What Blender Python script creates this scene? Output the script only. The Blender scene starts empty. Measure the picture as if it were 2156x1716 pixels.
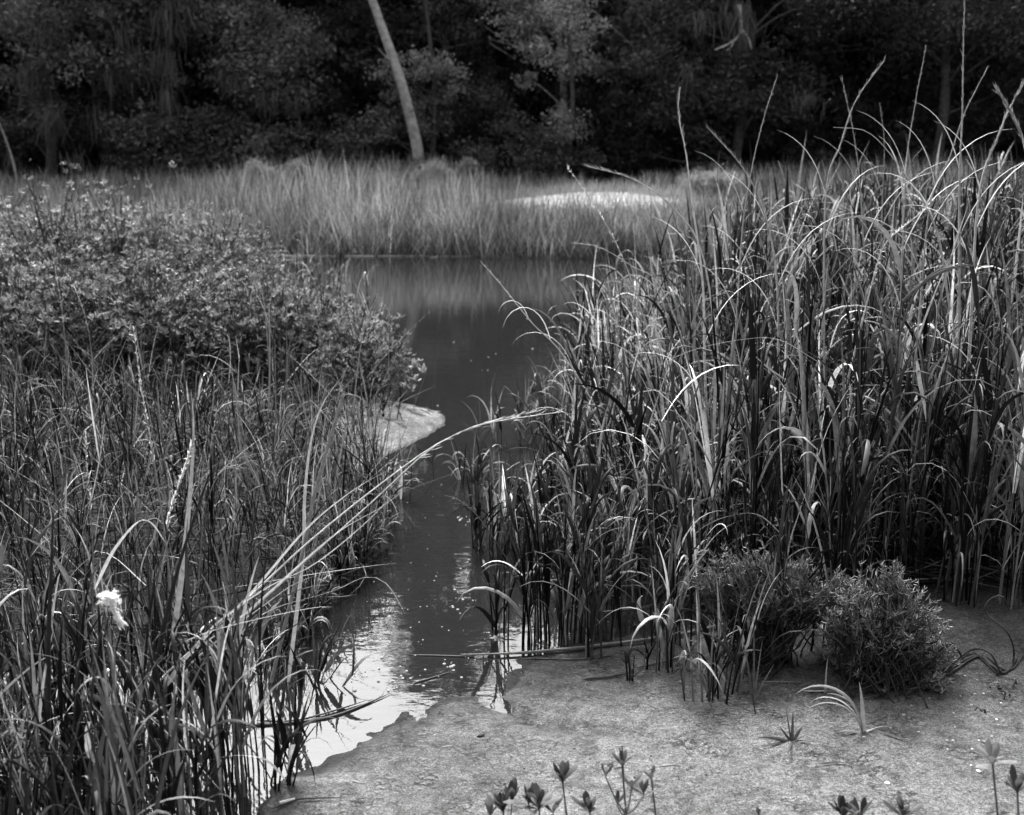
import bpy, math
import numpy as np
from mathutils import Vector

R = math.radians
rng = np.random.default_rng(11)
scene = bpy.context.scene

# ------------------------------------------------------------------ camera
PITCH = R(13.3); FPX = 2312.0; CX, CY = 1078.0, 858.0; CAMZ = 1.5
cd = bpy.data.cameras.new('camera'); cam = bpy.data.objects.new('camera', cd)
scene.collection.objects.link(cam); scene.camera = cam
cam.location = (0, 0, CAMZ); cam.rotation_euler = (R(90) - PITCH, 0, 0)
cd.sensor_width = 36; cd.lens = FPX / 2156 * 36; cd.clip_start = .05; cd.clip_end = 2000
cd.dof.use_dof = True; cd.dof.focus_distance = 3.35; cd.dof.aperture_fstop = 4.2

# ------------------------------------------------------------------ world, sun, exposure
SUN_EL, SUN_AZ = 50, -14          # azimuth from +Y towards +X, degrees
w = bpy.data.worlds.new('World'); scene.world = w; w.use_nodes = True
nt = w.node_tree; nt.nodes.clear()
sky = nt.nodes.new('ShaderNodeTexSky'); sky.sky_type = 'NISHITA'; sky.sun_disc = False
sky.sun_elevation = R(SUN_EL); sky.sun_rotation = R(SUN_AZ)
sky.air_density = 2.0; sky.dust_density = 9.0; sky.ozone_density = 1.0
bw = nt.nodes.new('ShaderNodeRGBToBW'); bg = nt.nodes.new('ShaderNodeBackground'); bg.inputs[1].default_value = .095
ou = nt.nodes.new('ShaderNodeOutputWorld')
nt.links.new(sky.outputs[0], bw.inputs[0]); nt.links.new(bw.outputs[0], bg.inputs[0]); nt.links.new(bg.outputs[0], ou.inputs[0])
ld = bpy.data.lights.new('sun', 'SUN'); ld.energy = 1.5; ld.angle = R(12); ld.color = (1, 1, 1)
sun = bpy.data.objects.new('sun', ld); scene.collection.objects.link(sun)
sd = Vector((math.sin(R(SUN_AZ)) * math.cos(R(SUN_EL)), math.cos(R(SUN_AZ)) * math.cos(R(SUN_EL)), math.sin(R(SUN_EL))))
sun.rotation_euler = (-sd).to_track_quat('-Z', 'Y').to_euler()
scene.view_settings.view_transform = 'Standard'; scene.view_settings.look = 'None'
scene.view_settings.exposure = 2.28; scene.view_settings.gamma = 1

# ------------------------------------------------------------------ pixel -> place
cp, sp = math.cos(PITCH), math.sin(PITCH)
def ray(px, py):
    u = (px - CX) / FPX; v = -(py - CY) / FPX
    return np.array([u, cp + v * sp, -sp + v * cp])
def G(px, py, z=0.0):                       # point on the level z
    d = ray(px, py); t = (z - CAMZ) / d[2]
    return np.array([0, 0, CAMZ]) + d * t
def P(px, py, D):                           # point at the distance D ahead
    d = ray(px, py); return np.array([0, 0, CAMZ]) + d * (D / d[1])

# ------------------------------------------------------------------ noise
_tab = np.random.default_rng(5).random((256, 256))
def vnoise(x, y):
    xi = np.floor(x).astype(int); yi = np.floor(y).astype(int); fx = x - xi; fy = y - yi
    fx = fx * fx * (3 - 2 * fx); fy = fy * fy * (3 - 2 * fy)
    g = lambda a, b: _tab[a & 255, b & 255]
    return (g(xi, yi) * (1 - fx) + g(xi + 1, yi) * fx) * (1 - fy) + (g(xi, yi + 1) * (1 - fx) + g(xi + 1, yi + 1) * fx) * fy - .5
def fbm(x, y, s, o=4):
    r = 0; a = 1
    for i in range(o):
        r = r + a * vnoise(x * s + 17.3 * i, y * s - 9.1 * i); s *= 2.03; a *= .5
    return r

# ------------------------------------------------------------------ the ground
WPX = [(-400,1400),(-50,1420),(150,1400),(330,1350),(480,1310),(620,1285),(700,1250),(770,1200),(815,1150),(820,1100),
 (800,1050),(790,1000),(805,962),(850,940),(900,915),(935,893),(928,872),(880,858),(820,850),(800,820),(835,780),(830,720),
 (790,660),(720,625),(600,600),(300,590),(-500,585),(-2500,575),(-2500,530),(-500,535),(500,535),(1000,541),(1400,545),
 (2600,545),(4000,545),(4000,580),(2600,600),(1700,640),(1480,720),(1400,800),(1380,900),(1420,1000),(1480,1080),
 (1500,1180),(1480,1260),(1420,1330),(1300,1366),(1180,1380),(1115,1400),(1092,1440),(1065,1466),(1000,1474),(940,1485),
 (900,1500),(830,1530),(760,1565),(680,1600),(600,1640),(560,1700),(540,1800),(500,2000),(300,2300),(-400,2300)]
WP = np.array([G(a, b)[:2] for a, b in WPX])
def sdf(x, y, poly):                        # positive outside the polygon
    d = np.full(x.shape, 1e9); ins = np.zeros(x.shape, bool); n = len(poly)
    for i in range(n):
        ax, ay = poly[i]; bx, by = poly[(i + 1) % n]
        ex, ey = bx - ax, by - ay
        t = np.clip(((x - ax) * ex + (y - ay) * ey) / (ex * ex + ey * ey + 1e-12), 0, 1)
        d = np.minimum(d, np.hypot(x - ax - t * ex, y - ay - t * ey))
        if ay != by:
            c = ((ay > y) != (by > y)) & (x < (bx - ax) * (y - ay) / (by - ay) + ax); ins ^= c
    return np.where(ins, -d, d)
def inside(x, y, poly): return sdf(x, y, poly) < 0
def polyd(x, y, pts):
    d = np.full(x.shape, 1e9)
    for a, b in zip(pts[:-1], pts[1:]):
        ex, ey = b[0] - a[0], b[1] - a[1]
        t = np.clip(((x - a[0]) * ex + (y - a[1]) * ey) / (ex * ex + ey * ey), 0, 1)
        d = np.minimum(d, np.hypot(x - a[0] - t * ex, y - a[1] - t * ey))
    return d
CH = [G(a, b)[:2] for a, b in [(1040,1480),(1080,1508),(1130,1535),(1200,1545),(1290,1560),(1380,1590),(1560,1620),(1800,1640)]]
SPIT = np.array([G(a, b)[:2] for a, b in [(700,840),(860,835),(960,870),(960,900),(880,940),(760,990),(690,960)]])
def sstep(a, b, x):
    t = np.clip((x - a) / (b - a), 0, 1); return t * t * (3 - 2 * t)
def height(x, y):
    s = sdf(x, y, WP)
    far = sstep(12, 15, y)
    near = sstep(4.6, 3.4, y) * sstep(-.55, -.2, x)
    up = np.where(s > 0, 1, 0) * ((1 - near) * (.10 * (1 - np.exp(-s / .5)) + .04 * np.minimum(s, 4)) + near * (.034 * s + .02 * (1 - np.exp(-s / .5))))
    upf = .32 * (1 - np.exp(-np.maximum(s, 0) / .35)) + .035 * np.maximum(s, 0)
    up = up * (1 - far) + np.where(s > 0, 1, 0) * upf * far
    up = np.minimum(up, 1.0)
    dn = -(.13 - .06 * near) * np.minimum(-s, .5) - .22 * (1 - np.exp(-np.maximum(-s - .25, 0) / 1.2))
    z = np.where(s > 0, up, dn)
    z = z + (.004 + .007 * np.clip(np.abs(s) / .5, 0, 1)) * fbm(x, y, 3.2, 5) * np.where(y < 10, 1, 3) * np.where((x < -.2) & (y > 4.5) & (s < .5), .35, 1) + (.002 + .0035 * np.exp(-(s / .12) ** 2)) * fbm(x + 3, y, 24, 3) * (y < 8)
    z -= .011 * np.exp(-(polyd(x, y, CH) / .035) ** 2) * (y < 3.2) * (.6 + fbm(x, y, 9, 2))
    z += .05 * np.exp(-(((x - 1.45) / .75) ** 2 + ((y - 3.2) / .45) ** 2))      # mound the saltwort grows on
    z += .30 * np.exp(-(((x - 1.45) / 2.0) ** 2 + ((y - 19.3) / 1.3) ** 2))      # pale sand mound beyond the creek
    z += .03 * sstep(.05, -.35, sdf(x, y, SPIT)) * (s > 0)
    return z
def hz(x, y): return float(height(np.array([float(x)]), np.array([float(y)]))[0])

# ------------------------------------------------------------------ mesh tools
class MB:
    def __init__(s): s.v = []; s.f = []; s.t = []; s.n = 0
    def add(s, v, f, t):
        v = np.asarray(v, float).reshape(-1, 3); f = np.asarray(f, np.int64)
        s.v.append(v); s.f.append(f + s.n); s.n += len(v)
        s.t.append(np.broadcast_to(np.asarray(t, float), (len(v),)).copy())
    def mesh(s, name, mat, smooth=False):
        me = bpy.data.meshes.new(name); v = np.concatenate(s.v); f = np.concatenate(s.f)
        me.vertices.add(len(v)); me.vertices.foreach_set('co', v.ravel().astype(np.float32))
        me.loops.add(f.size); me.loops.foreach_set('vertex_index', f.ravel().astype(np.int32))
        me.polygons.add(len(f)); me.polygons.foreach_set('loop_start', (np.arange(len(f)) * 4).astype(np.int32))
        if smooth: me.polygons.foreach_set('use_smooth', np.ones(len(f), bool))
        me.update(calc_edges=True)
        a = me.attributes.new('tone', 'FLOAT', 'POINT'); a.data.foreach_set('value', np.concatenate(s.t).astype(np.float32))
        me.materials.append(mat); return me
    def build(s, name, mat, parent=None, smooth=False, origin=None):
        if origin is not None: s.v = [v - np.asarray(origin) for v in s.v]
        o = bpy.data.objects.new(name, s.mesh(name, mat, smooth)); scene.collection.objects.link(o)
        if origin is not None and parent is None: o.location = origin
        if parent is not None: o.parent = parent
        return o
def tag(o, label=None, cat=None, group=None, kind=None):
    if label: o['label'] = label
    if cat: o['category'] = cat
    if group: o['group'] = group
    if kind: o['kind'] = kind
    return o
def empty(name, loc, label, cat, group=None):
    o = bpy.data.objects.new(name, None); scene.collection.objects.link(o); o.location = [float(c) for c in loc]; o.empty_display_size = .1
    return tag(o, label, cat, group)

def nrm(a): return a / (np.linalg.norm(a, axis=-1, keepdims=True) + 1e-9)
def arr(x, n): return np.broadcast_to(np.asarray(x, float), (n,)).copy()
def blades(mb, root, az, el, L, W, droop, tone, S=7, pw=1.6, twist=0, fold=.22, drift=0, blunt=2.2, base=.55):
    root = np.asarray(root, float).reshape(-1, 3); n = len(root)
    az, el, L, W, droop, tone, twist, drift = [arr(q, n)[:, None] for q in (az, el, L, W, droop, tone, twist, drift)]
    t = np.linspace(0, 1, S + 1)[None, :]
    th = el - droop * t ** pw; ph = az + drift * t
    d = np.stack([np.cos(th) * np.cos(ph), np.cos(th) * np.sin(ph), np.sin(th)], -1)
    mid = (d[:, 1:] + d[:, :-1]) / 2
    pos = root[:, None] + np.concatenate([np.zeros((n, 1, 3)), np.cumsum(mid, 1) * (L / S)[:, :, None]], 1)
    strip(mb, pos, d, ph, W * np.clip(base + t * 3, 0, 1) * (1 - t ** blunt) + .0004, tone, twist, fold)
    return pos
def strip(mb, pos, d, ph, wd, tone, twist, fold):
    n, K = pos.shape[:2]
    side = np.stack([-np.sin(ph), np.cos(ph), np.zeros_like(ph)], -1); nn = np.cross(d, side)
    c, s = np.cos(twist)[..., None], np.sin(twist)[..., None]
    sd_ = side * c + nn * s; n2 = nn * c - side * s
    h = (wd / 2)[..., None]
    v = np.stack([pos - sd_ * h - n2 * h * fold * 2, pos, pos + sd_ * h - n2 * h * fold * 2], 2)  # n,K,3,3
    i = np.arange(n)[:, None] * (K * 3) + np.arange(K - 1)[None] * 3
    f = np.concatenate([np.stack([i, i + 1, i + 4, i + 3], -1).reshape(-1, 4), np.stack([i + 1, i + 2, i + 5, i + 4], -1).reshape(-1, 4)])
    tt = np.broadcast_to(np.asarray(tone).reshape(n, -1)[:, :, None], (n, K, 3)).reshape(-1)
    mb.add(v.reshape(-1, 3), f, tt)
def tubes(mb, path, rad, tone, sides=5):
    path = np.asarray(path, float); n, K = path.shape[:2]
    rad = np.broadcast_to(np.asarray(rad, float), (n, K))
    tg = nrm(np.gradient(path, axis=1)); ref = np.where(np.abs(tg[..., 2:3]) > .9, np.array([1., 0, 0]), np.array([0, 0, 1.]))
    ref = np.broadcast_to(ref[:, :1], tg.shape); a = nrm(np.cross(tg, ref)); b = np.cross(tg, a)
    q = np.arange(sides) / sides * 2 * np.pi
    v = path[:, :, None] + rad[..., None, None] * (a[:, :, None] * np.cos(q)[None, None, :, None] + b[:, :, None] * np.sin(q)[None, None, :, None])
    i0 = (np.arange(n)[:, None, None] * K + np.arange(K - 1)[None, :, None]) * sides; j = np.arange(sides)[None, None]; j2 = (j + 1) % sides
    f = np.stack([i0 + j, i0 + j2, i0 + sides + j2, i0 + sides + j], -1).reshape(-1, 4)
    tt = np.broadcast_to(arr(tone, n)[:, None, None], (n, K, sides)).reshape(-1)
    mb.add(v.reshape(-1, 3), f, tt)
def spline(pts, n=24):
    pts = np.asarray(pts, float); d = np.r_[0, np.cumsum(np.linalg.norm(np.diff(pts, axis=0), axis=1))]; d /= d[-1]
    P_ = np.vstack([2 * pts[0] - pts[1], pts, 2 * pts[-1] - pts[-2]]); out = []
    for t in np.linspace(0, 1, n):
        i = min(np.searchsorted(d, t, side='right') - 1, len(pts) - 2); u = (t - d[i]) / (d[i + 1] - d[i])
        p0, p1, p2, p3 = P_[i:i + 4]
        out.append(.5 * ((2 * p1) + (-p0 + p2) * u + (2 * p0 - 5 * p1 + 4 * p2 - p3) * u * u + (-p0 + 3 * p1 - 3 * p2 + p3) * u ** 3))
    return np.array(out)

# ------------------------------------------------------------------ materials (a black and white place)
def mk(name):
    m = bpy.data.materials.new(name); m.use_nodes = True; n = m.node_tree; n.nodes.clear(); return m, n
def N(n, t, **k):
    x = n.nodes.new(t)
    for a, b in k.items(): setattr(x, a, b)
    return x
def veg(name, trans=.3, rough=.42, spec=.5, lo=.75, hi=1.25, scale=60):
    m, n = mk(name); out = N(n, 'ShaderNodeOutputMaterial'); at = N(n, 'ShaderNodeAttribute', attribute_name='tone')
    ns = N(n, 'ShaderNodeTexNoise'); ns.inputs['Scale'].default_value = scale; ns.inputs['Detail'].default_value = 3
    gm = N(n, 'ShaderNodeNewGeometry'); n.links.new(gm.outputs['Position'], ns.inputs['Vector'])
    mr = N(n, 'ShaderNodeMapRange'); mr.inputs[1].default_value = .3; mr.inputs[2].default_value = .7; mr.inputs[3].default_value = lo; mr.inputs[4].default_value = hi
    n.links.new(ns.outputs['Fac'], mr.inputs[0])
    mu = N(n, 'ShaderNodeMath', operation='MULTIPLY'); n.links.new(at.outputs['Fac'], mu.inputs[0]); n.links.new(mr.outputs[0], mu.inputs[1])
    pb = N(n, 'ShaderNodeBsdfPrincipled'); pb.inputs['Roughness'].default_value = rough; pb.inputs['Specular IOR Level'].default_value = spec
    n.links.new(mu.outputs[0], pb.inputs['Base Color'])
    if trans > 0:
        tr = N(n, 'ShaderNodeBsdfTranslucent'); n.links.new(mu.outputs[0], tr.inputs[0]); mx = N(n, 'ShaderNodeMixShader'); mx.inputs[0].default_value = trans
        n.links.new(pb.outputs[0], mx.inputs[1]); n.links.new(tr.outputs[0], mx.inputs[2]); n.links.new(mx.outputs[0], out.inputs[0])
    else: n.links.new(pb.outputs[0], out.inputs[0])
    return m
M_grass = veg('grass_blade', .25, .5, .16)
M_stem = veg('grass_stem', .05, .55, .1)
M_leaf = veg('shrub_leaf', .25, .6, .22)
M_pbark = veg('pale_bark', 0, .9, .1, .6, 1.25, 9)
M_tree = veg('tree_leaf', .2, .6, .25, .7, 1.3, 4)
M_bark = veg('bark', 0, .9, .1, .5, 1.5, 14)
M_moss = veg('hanging_moss', .2, .9, .0)
M_pale = veg('pale_seed', .3, .7, .2, .9, 1.1)
M_succ = veg('succulent_leaf', .12, .4, .5)
M_deb = veg('debris', 0, .7, .3, .6, 1.3, 200)

def ground_mat():
    m, n = mk('marsh_mud'); out = N(n, 'ShaderNodeOutputMaterial'); L = n.links.new
    gm = N(n, 'ShaderNodeNewGeometry'); dry = N(n, 'ShaderNodeAttribute', attribute_name='tone')
    def noise(s, d=6, r=.6):
        q = N(n, 'ShaderNodeTexNoise'); q.inputs['Scale'].default_value = s; q.inputs['Detail'].default_value = d; q.inputs['Roughness'].default_value = r
        L(gm.outputs['Position'], q.inputs['Vector']); return q
    def mr(src, a, b, c, d):
        q = N(n, 'ShaderNodeMapRange'); 
        for i, v in enumerate((a, b, c, d)): q.inputs[i + 1].default_value = v
        L(src, q.inputs[0]); return q.outputs[0]
    def ma(op, a, b):
        q = N(n, 'ShaderNodeMath', operation=op)
        for i, v in enumerate((a, b)):
            if isinstance(v, (int, float)): q.inputs[i].default_value = v
            else: L(v, q.inputs[i])
        return q.outputs[0]
    big = noise(3.5); mid = noise(28); fine = noise(240, 4, .7); grain = noise(700, 2, .5)
    vo = N(n, 'ShaderNodeTexVoronoi'); vo.inputs['Scale'].default_value = 130; L(gm.outputs['Position'], vo.inputs['Vector'])
    vo2 = N(n, 'ShaderNodeTexVoronoi'); vo2.inputs['Scale'].default_value = 75; L(gm.outputs['Position'], vo2.inputs['Vector'])
    base = ma('MULTIPLY', dry.outputs['Fac'], mr(big.outputs['Fac'], .35, .65, .85, 1.12))
    base = ma('MULTIPLY', base, mr(mid.outputs['Fac'], .35, .65, .82, 1.15))
    base = ma('MULTIPLY', base, mr(fine.outputs['Fac'], .38, .62, .4, 1.55))
    # dark crumbs and pale shell grit
    sel = ma('GREATER_THAN', noise(22, 3).outputs['Fac'], .56)
    crumbs = ma('MULTIPLY', mr(vo.outputs['Distance'], .18, .3, 1, 0), sel)
    base = ma('MULTIPLY', base, ma('SUBTRACT', 1, ma('MULTIPLY', crumbs, .6)))
    sp_ = N(n, 'ShaderNodeSeparateColor'); L(vo2.outputs['Color'], sp_.inputs[0])
    grit = ma('MULTIPLY', mr(vo2.outputs['Distance'], .12, .22, 1, 0), ma('GREATER_THAN', sp_.outputs[0], .86))
    base = ma('ADD', base, ma('MULTIPLY', grit, .16))
    dn_ = N(n, 'ShaderNodeVectorMath', operation='MULTIPLY_ADD'); L(mid.outputs['Color'], dn_.inputs[0]); dn_.inputs[1].default_value = (.05, .05, .05); L(gm.outputs['Position'], dn_.inputs[2])
    sc_ = N(n, 'ShaderNodeMapping'); sc_.inputs['Scale'].default_value = (1, 1.8, 1); L(dn_.outputs[0], sc_.inputs[0])
    ve = N(n, 'ShaderNodeTexVoronoi', feature='DISTANCE_TO_EDGE'); ve.inputs['Scale'].default_value = 30; L(sc_.outputs[0], ve.inputs['Vector'])
    patch = mr(noise(9, 5).outputs['Fac'], .45, .58, 0, 1)
    base = ma('MULTIPLY', base, ma('SUBTRACT', 1, ma('MULTIPLY', mr(noise(16, 6, .7).outputs['Fac'], .5, .62, 0, 1), .45)))
    crack = ma('MULTIPLY', mr(ve.outputs['Distance'], .03, .14, 1, 0), ma('MULTIPLY', patch, mr(mid.outputs['Fac'], .4, .55, 0, 1)))
    base = ma('MULTIPLY', base, ma('SUBTRACT', 1, ma('MULTIPLY', crack, .8)))
    coarse = noise(95, 3, .6); base = ma('MULTIPLY', base, mr(coarse.outputs['Fac'], .35, .65, .7, 1.25))
    sx = N(n, 'ShaderNodeSeparateXYZ'); L(gm.outputs['Position'], sx.inputs[0])
    wet = mr(ma('ADD', sx.outputs['Z'], ma('MULTIPLY', ma('SUBTRACT', mid.outputs['Fac'], .5), .02)), .002, .022, .5, 1)
    base = ma('MULTIPLY', base, wet)
    pb = N(n, 'ShaderNodeBsdfPrincipled'); L(base, pb.inputs['Base Color'])
    L(mr(sx.outputs['Z'], 0, .04, .4, .8), pb.inputs['Roughness']); pb.inputs['Specular IOR Level'].default_value = .22
    bp = N(n, 'ShaderNodeBump'); bp.inputs['Strength'].default_value = .9; bp.inputs['Distance'].default_value = .012
    hh = ma('ADD', ma('MULTIPLY', mid.outputs['Fac'], .8), ma('MULTIPLY', fine.outputs['Fac'], .8)); hh = ma('ADD', hh, ma('MULTIPLY', crumbs, .25)); hh = ma('SUBTRACT', hh, ma('MULTIPLY', crack, .35)); hh = ma('ADD', hh, ma('MULTIPLY', coarse.outputs['Fac'], .9)); hh = ma('ADD', hh, ma('MULTIPLY', grain.outputs['Fac'], .12))
    L(hh, bp.inputs['Height']); L(bp.outputs[0], pb.inputs['Normal']); L(pb.outputs[0], out.inputs[0]); return m
def water_mat():
    m, n = mk('creek_water'); out = N(n, 'ShaderNodeOutputMaterial'); L = n.links.new
    gm = N(n, 'ShaderNodeNewGeometry'); mp = N(n, 'ShaderNodeMapping'); mp.inputs['Scale'].default_value = (1, 1.7, 1); L(gm.outputs['Position'], mp.inputs[0])
    a = N(n, 'ShaderNodeTexNoise'); a.inputs['Scale'].default_value = 14; a.inputs['Detail'].default_value = 2; L(mp.outputs[0], a.inputs['Vector'])
    b = N(n, 'ShaderNodeTexNoise'); b.inputs['Scale'].default_value = 2.2; b.inputs['Detail'].default_value = 2; L(mp.outputs[0], b.inputs['Vector'])
    ad = N(n, 'ShaderNodeMath', operation='MULTIPLY_ADD'); L(b.outputs['Fac'], ad.inputs[0]); ad.inputs[1].default_value = 2.5; L(a.outputs['Fac'], ad.inputs[2])
    bp = N(n, 'ShaderNodeBump'); bp.inputs['Strength'].default_value = 1; bp.inputs['Distance'].default_value = .00045; L(ad.outputs[0], bp.inputs['Height'])
    fr = N(n, 'ShaderNodeFresnel'); fr.inputs['IOR'].default_value = 1.42; L(bp.outputs[0], fr.inputs['Normal'])
    gl = N(n, 'ShaderNodeBsdfGlossy'); gl.inputs['Roughness'].default_value = .03; gl.inputs['Color'].default_value = (1, 1, 1, 1); L(bp.outputs[0], gl.inputs['Normal'])
    tr = N(n, 'ShaderNodeBsdfTransparent'); tr.inputs[0].default_value = (.5, .5, .5, 1)
    df = N(n, 'ShaderNodeBsdfDiffuse'); df.inputs[0].default_value = (.022, .022, .022, 1)
    m0 = N(n, 'ShaderNodeMixShader'); m0.inputs[0].default_value = .45; L(tr.outputs[0], m0.inputs[1]); L(df.outputs[0], m0.inputs[2])
    m1 = N(n, 'ShaderNodeMixShader'); L(fr.outputs[0], m1.inputs[0]); L(m0.outputs[0], m1.inputs[1]); L(gl.outputs[0], m1.inputs[2]); L(m1.outputs[0], out.inputs[0])
    return m
M_ground = ground_mat(); M_water = water_mat()

# ------------------------------------------------------------------ ground and water
def axis(c0, c1, step, lo, hi, g=1.09):
    a = list(np.arange(c0, c1, step)); s = step; x = c1; r = []
    while x < hi: r.append(x); s *= g; x += s
    s = step; x = c0 - step; l = []
    while x > lo: l.append(x); s *= g; x -= s
    return np.array(l[::-1] + a + r)
xs = axis(-1.3, 1.9, .011, -250, 250, 1.035); ys = axis(2.0, 4.0, .011, -60, 350, 1.03)
X, Y = np.meshgrid(xs, ys); Z = height(X, Y)
tone = np.full(X.shape, .165); s_ = sdf(X, Y, WP)
tone = np.where(s_ < 0, .05, tone)
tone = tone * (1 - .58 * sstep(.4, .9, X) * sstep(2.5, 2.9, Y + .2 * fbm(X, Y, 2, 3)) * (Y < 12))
tone = tone + (.22 * (1 + 1.3 * fbm(X, Y, 14, 3)) - tone) * sstep(.12, -.05, sdf(X, Y, SPIT) + .1 * fbm(X, Y, 4, 3)) * (s_ > 0)
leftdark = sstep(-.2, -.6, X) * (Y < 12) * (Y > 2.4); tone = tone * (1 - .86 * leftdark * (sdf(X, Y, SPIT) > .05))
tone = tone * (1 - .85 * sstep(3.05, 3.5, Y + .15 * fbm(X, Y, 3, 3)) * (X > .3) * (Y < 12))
mound = np.exp(-(((X - 1.45) / 2.0) ** 2 + ((Y - 19.0) / 1.3) ** 2)); tone = tone + (.8 - tone) * sstep(.35, .75, mound * (1 + .5 * fbm(X, Y, 2, 2)))
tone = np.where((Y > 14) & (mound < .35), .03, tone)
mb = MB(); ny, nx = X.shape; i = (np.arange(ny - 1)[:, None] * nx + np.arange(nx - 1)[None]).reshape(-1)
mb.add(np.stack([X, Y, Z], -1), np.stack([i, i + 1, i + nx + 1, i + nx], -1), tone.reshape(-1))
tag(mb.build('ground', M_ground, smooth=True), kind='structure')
mb = MB(); mb.add([(-250, -60, 0), (250, -60, 0), (250, 60, 0), (-250, 60, 0)], [(0, 1, 2, 3)], 0)
tag(mb.build('water', M_water), kind='structure')

# ------------------------------------------------------------------ trees
def leaves_in(mb, c, r, n, size, tone, flat=.62, sub=14, up=.6):
    """leaf sized faces gathered in tufts within one bough of foliage"""
    u = nrm(rng.normal(size=(sub, 3))) * (rng.random((sub, 1)) ** .45); u[:, 2] *= flat
    sc = np.asarray(c) + u * r; k = rng.integers(0, sub, n)
    off = rng.normal(size=(n, 3)) * np.array([.23, .23, .13]) * r
    p = sc[k] + off
    nn = nrm(rng.normal(size=(n, 3)) + np.array([0, -.15, up])); a = nrm(np.cross(nn, rng.normal(size=(n, 3)))); b = np.cross(nn, a)
    s = (size * rng.uniform(.6, 1.3, n))[:, None]
    v = np.stack([p - a * s, p - b * s * .42 + nn * s * .1, p + a * s, p + b * s * .42 + nn * s * .1], 1).reshape(-1, 3)
    st = tone * rng.uniform(.65, 1.3, sub)[k] * rng.uniform(.75, 1.25, n)
    mb.add(v, np.arange(n * 4).reshape(-1, 4), np.repeat(st, 4))
def strands(mb, c, r, n, L, tone, wd=.012):
    p = np.asarray(c) + rng.normal(size=(n, 3)) * np.array([r, r, .12])
    blades(mb, p, rng.random(n) * 6.28, R(-72) + rng.normal(size=n) * .2, L * .8 * rng.uniform(.2, 1, n), wd * 2.2, .15 * rng.normal(size=n), tone * rng.uniform(.7, 1.3, n), S=4, fold=.1, drift=rng.normal(size=n) * .8)
def tree(name, label, base, clumps, D, trunk=None, tr=.12, leaf=.06, tone=.085, dens=620, moss=(), top=None, topn=10, width=3.0, lean=0, barktone=.06, mosst=.1, name_cr='crown', high=()):
    bx = P(base, 400, D)[0]; bz = hz(bx, D) - .05; o = empty(name, (bx, D, bz), label, 'tree'); org = np.array([bx, D, bz])
    T = trunk if trunk is not None else spline([(bx, D, bz), (bx + .15, D, bz + 2), (bx - .1, D + .2, bz + 5), (bx + .1 + lean, D, bz + (top or 8) * .75)], 16)
    mb = MB(); K = len(T); rr = tr * np.linspace(1.1, .35, K); rr[0] *= 1.5
    tubes(mb, T[None], rr[None], barktone, 9); mb.build('trunk', M_pbark if barktone > .3 else M_bark, o, True, org)
    cs = [(P(x, y, D + dd), r * D / FPX, t) for (x, y, r, dd, t) in clumps]
    if top:
        for _ in range(topn):
            zz = rng.uniform(4.6, top - .7); f = 1 - .5 * max(0, (zz - top * .6) / (top * .4))
            cs.append((np.array([bx + lean * zz / top + rng.uniform(-1, 1) * width * f, D + rng.uniform(-.6, 1) * width * .7, zz]), rng.uniform(.7, 1.15), 1.0))
    for hx, hz_, hr in high: cs.append((np.array([hx, D + rng.normal() * .4, hz_]), hr, 1.0))
    cr = MB(); lb = MB()
    for c, r, t in cs:
        leaves_in(cr, c, r, int(dens * (r / .6) ** 1.6 * (1 if c[2] < 5.5 else .35)), leaf * (1 if c[2] < 5.5 else 1.9), tone * 1.65 * t ** 1.8)
        zt = np.clip(c[2] - rng.uniform(.3, 1.2), T[0, 2] + .3, T[-1, 2]); s = T[np.argmin(np.abs(T[:, 2] - zt))]
        m_ = (s + c) / 2 + rng.normal(size=3) * .2 + np.array([0, 0, .15])
        tubes(lb, spline([s, m_, c], 7)[None], np.linspace(tr * .3, .012, 7)[None], barktone, 5)
        q = spline([c, c + rng.normal(size=3) * r * .5, c + rng.normal(size=3) * r], 5); tubes(lb, q[None], np.linspace(.014, .005, 5)[None], barktone, 4)
    cr.build(name_cr, M_tree, o, False, org); lb.build('limbs', M_bark, o, True, org)
    if len(moss):
        for (x, y, L, dd, n) in moss:
            ms = MB(); strands(ms, P(x, y, D + dd), .16, n, L, mosst); ms.build('hanging_moss', M_moss, o, False, org)
    return o
tree('live_oak', 'big dark oak at the left edge hung with grey moss', 110, [(20,60,75,0,1.1),(110,40,80,-.5,.9),(60,170,70,0,.9),(150,120,80,-.6,1),(10,270,60,0,.7),(90,235,50,-.3,.9),(170,30,60,.3,1)], 26.5, top=10.5, topn=16,
     moss=[(60,140,1.2,-.8,70),(30,330,.6,-.5,40),(110,240,1.3,-.8,70),(160,330,1.1,-.8,60),(15,20,.8,-.5,40),(95,60,1,-.9,60)])
tree('live_oak', 'broad oak left of centre with long beards of moss over a black hollow', 350, [(240,40,80,-.4,1),(330,60,75,0,.9),(240,140,60,-.8,.9),(310,155,65,-.4,1),(400,40,70,-.3,.9),(300,265,75,-.9,.95),(380,300,70,-.8,.9),(270,330,50,-.9,.7),(420,250,60,-.4,.8),(350,345,60,-1,.8),(430,380,50,-1,.7)], 27, top=10.8, topn=16,
     moss=[(350,20,1.3,-1.2,120),(352,110,1.1,-1.2,90),(240,160,.9,-1,60),(280,120,.8,-1,50),(300,150,.7,-1,60),(350,190,1.0,-1.3,60),(210,230,1.3,-1,40),(255,60,1,-1,60),(300,240,.8,-1.2,40)])
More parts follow.
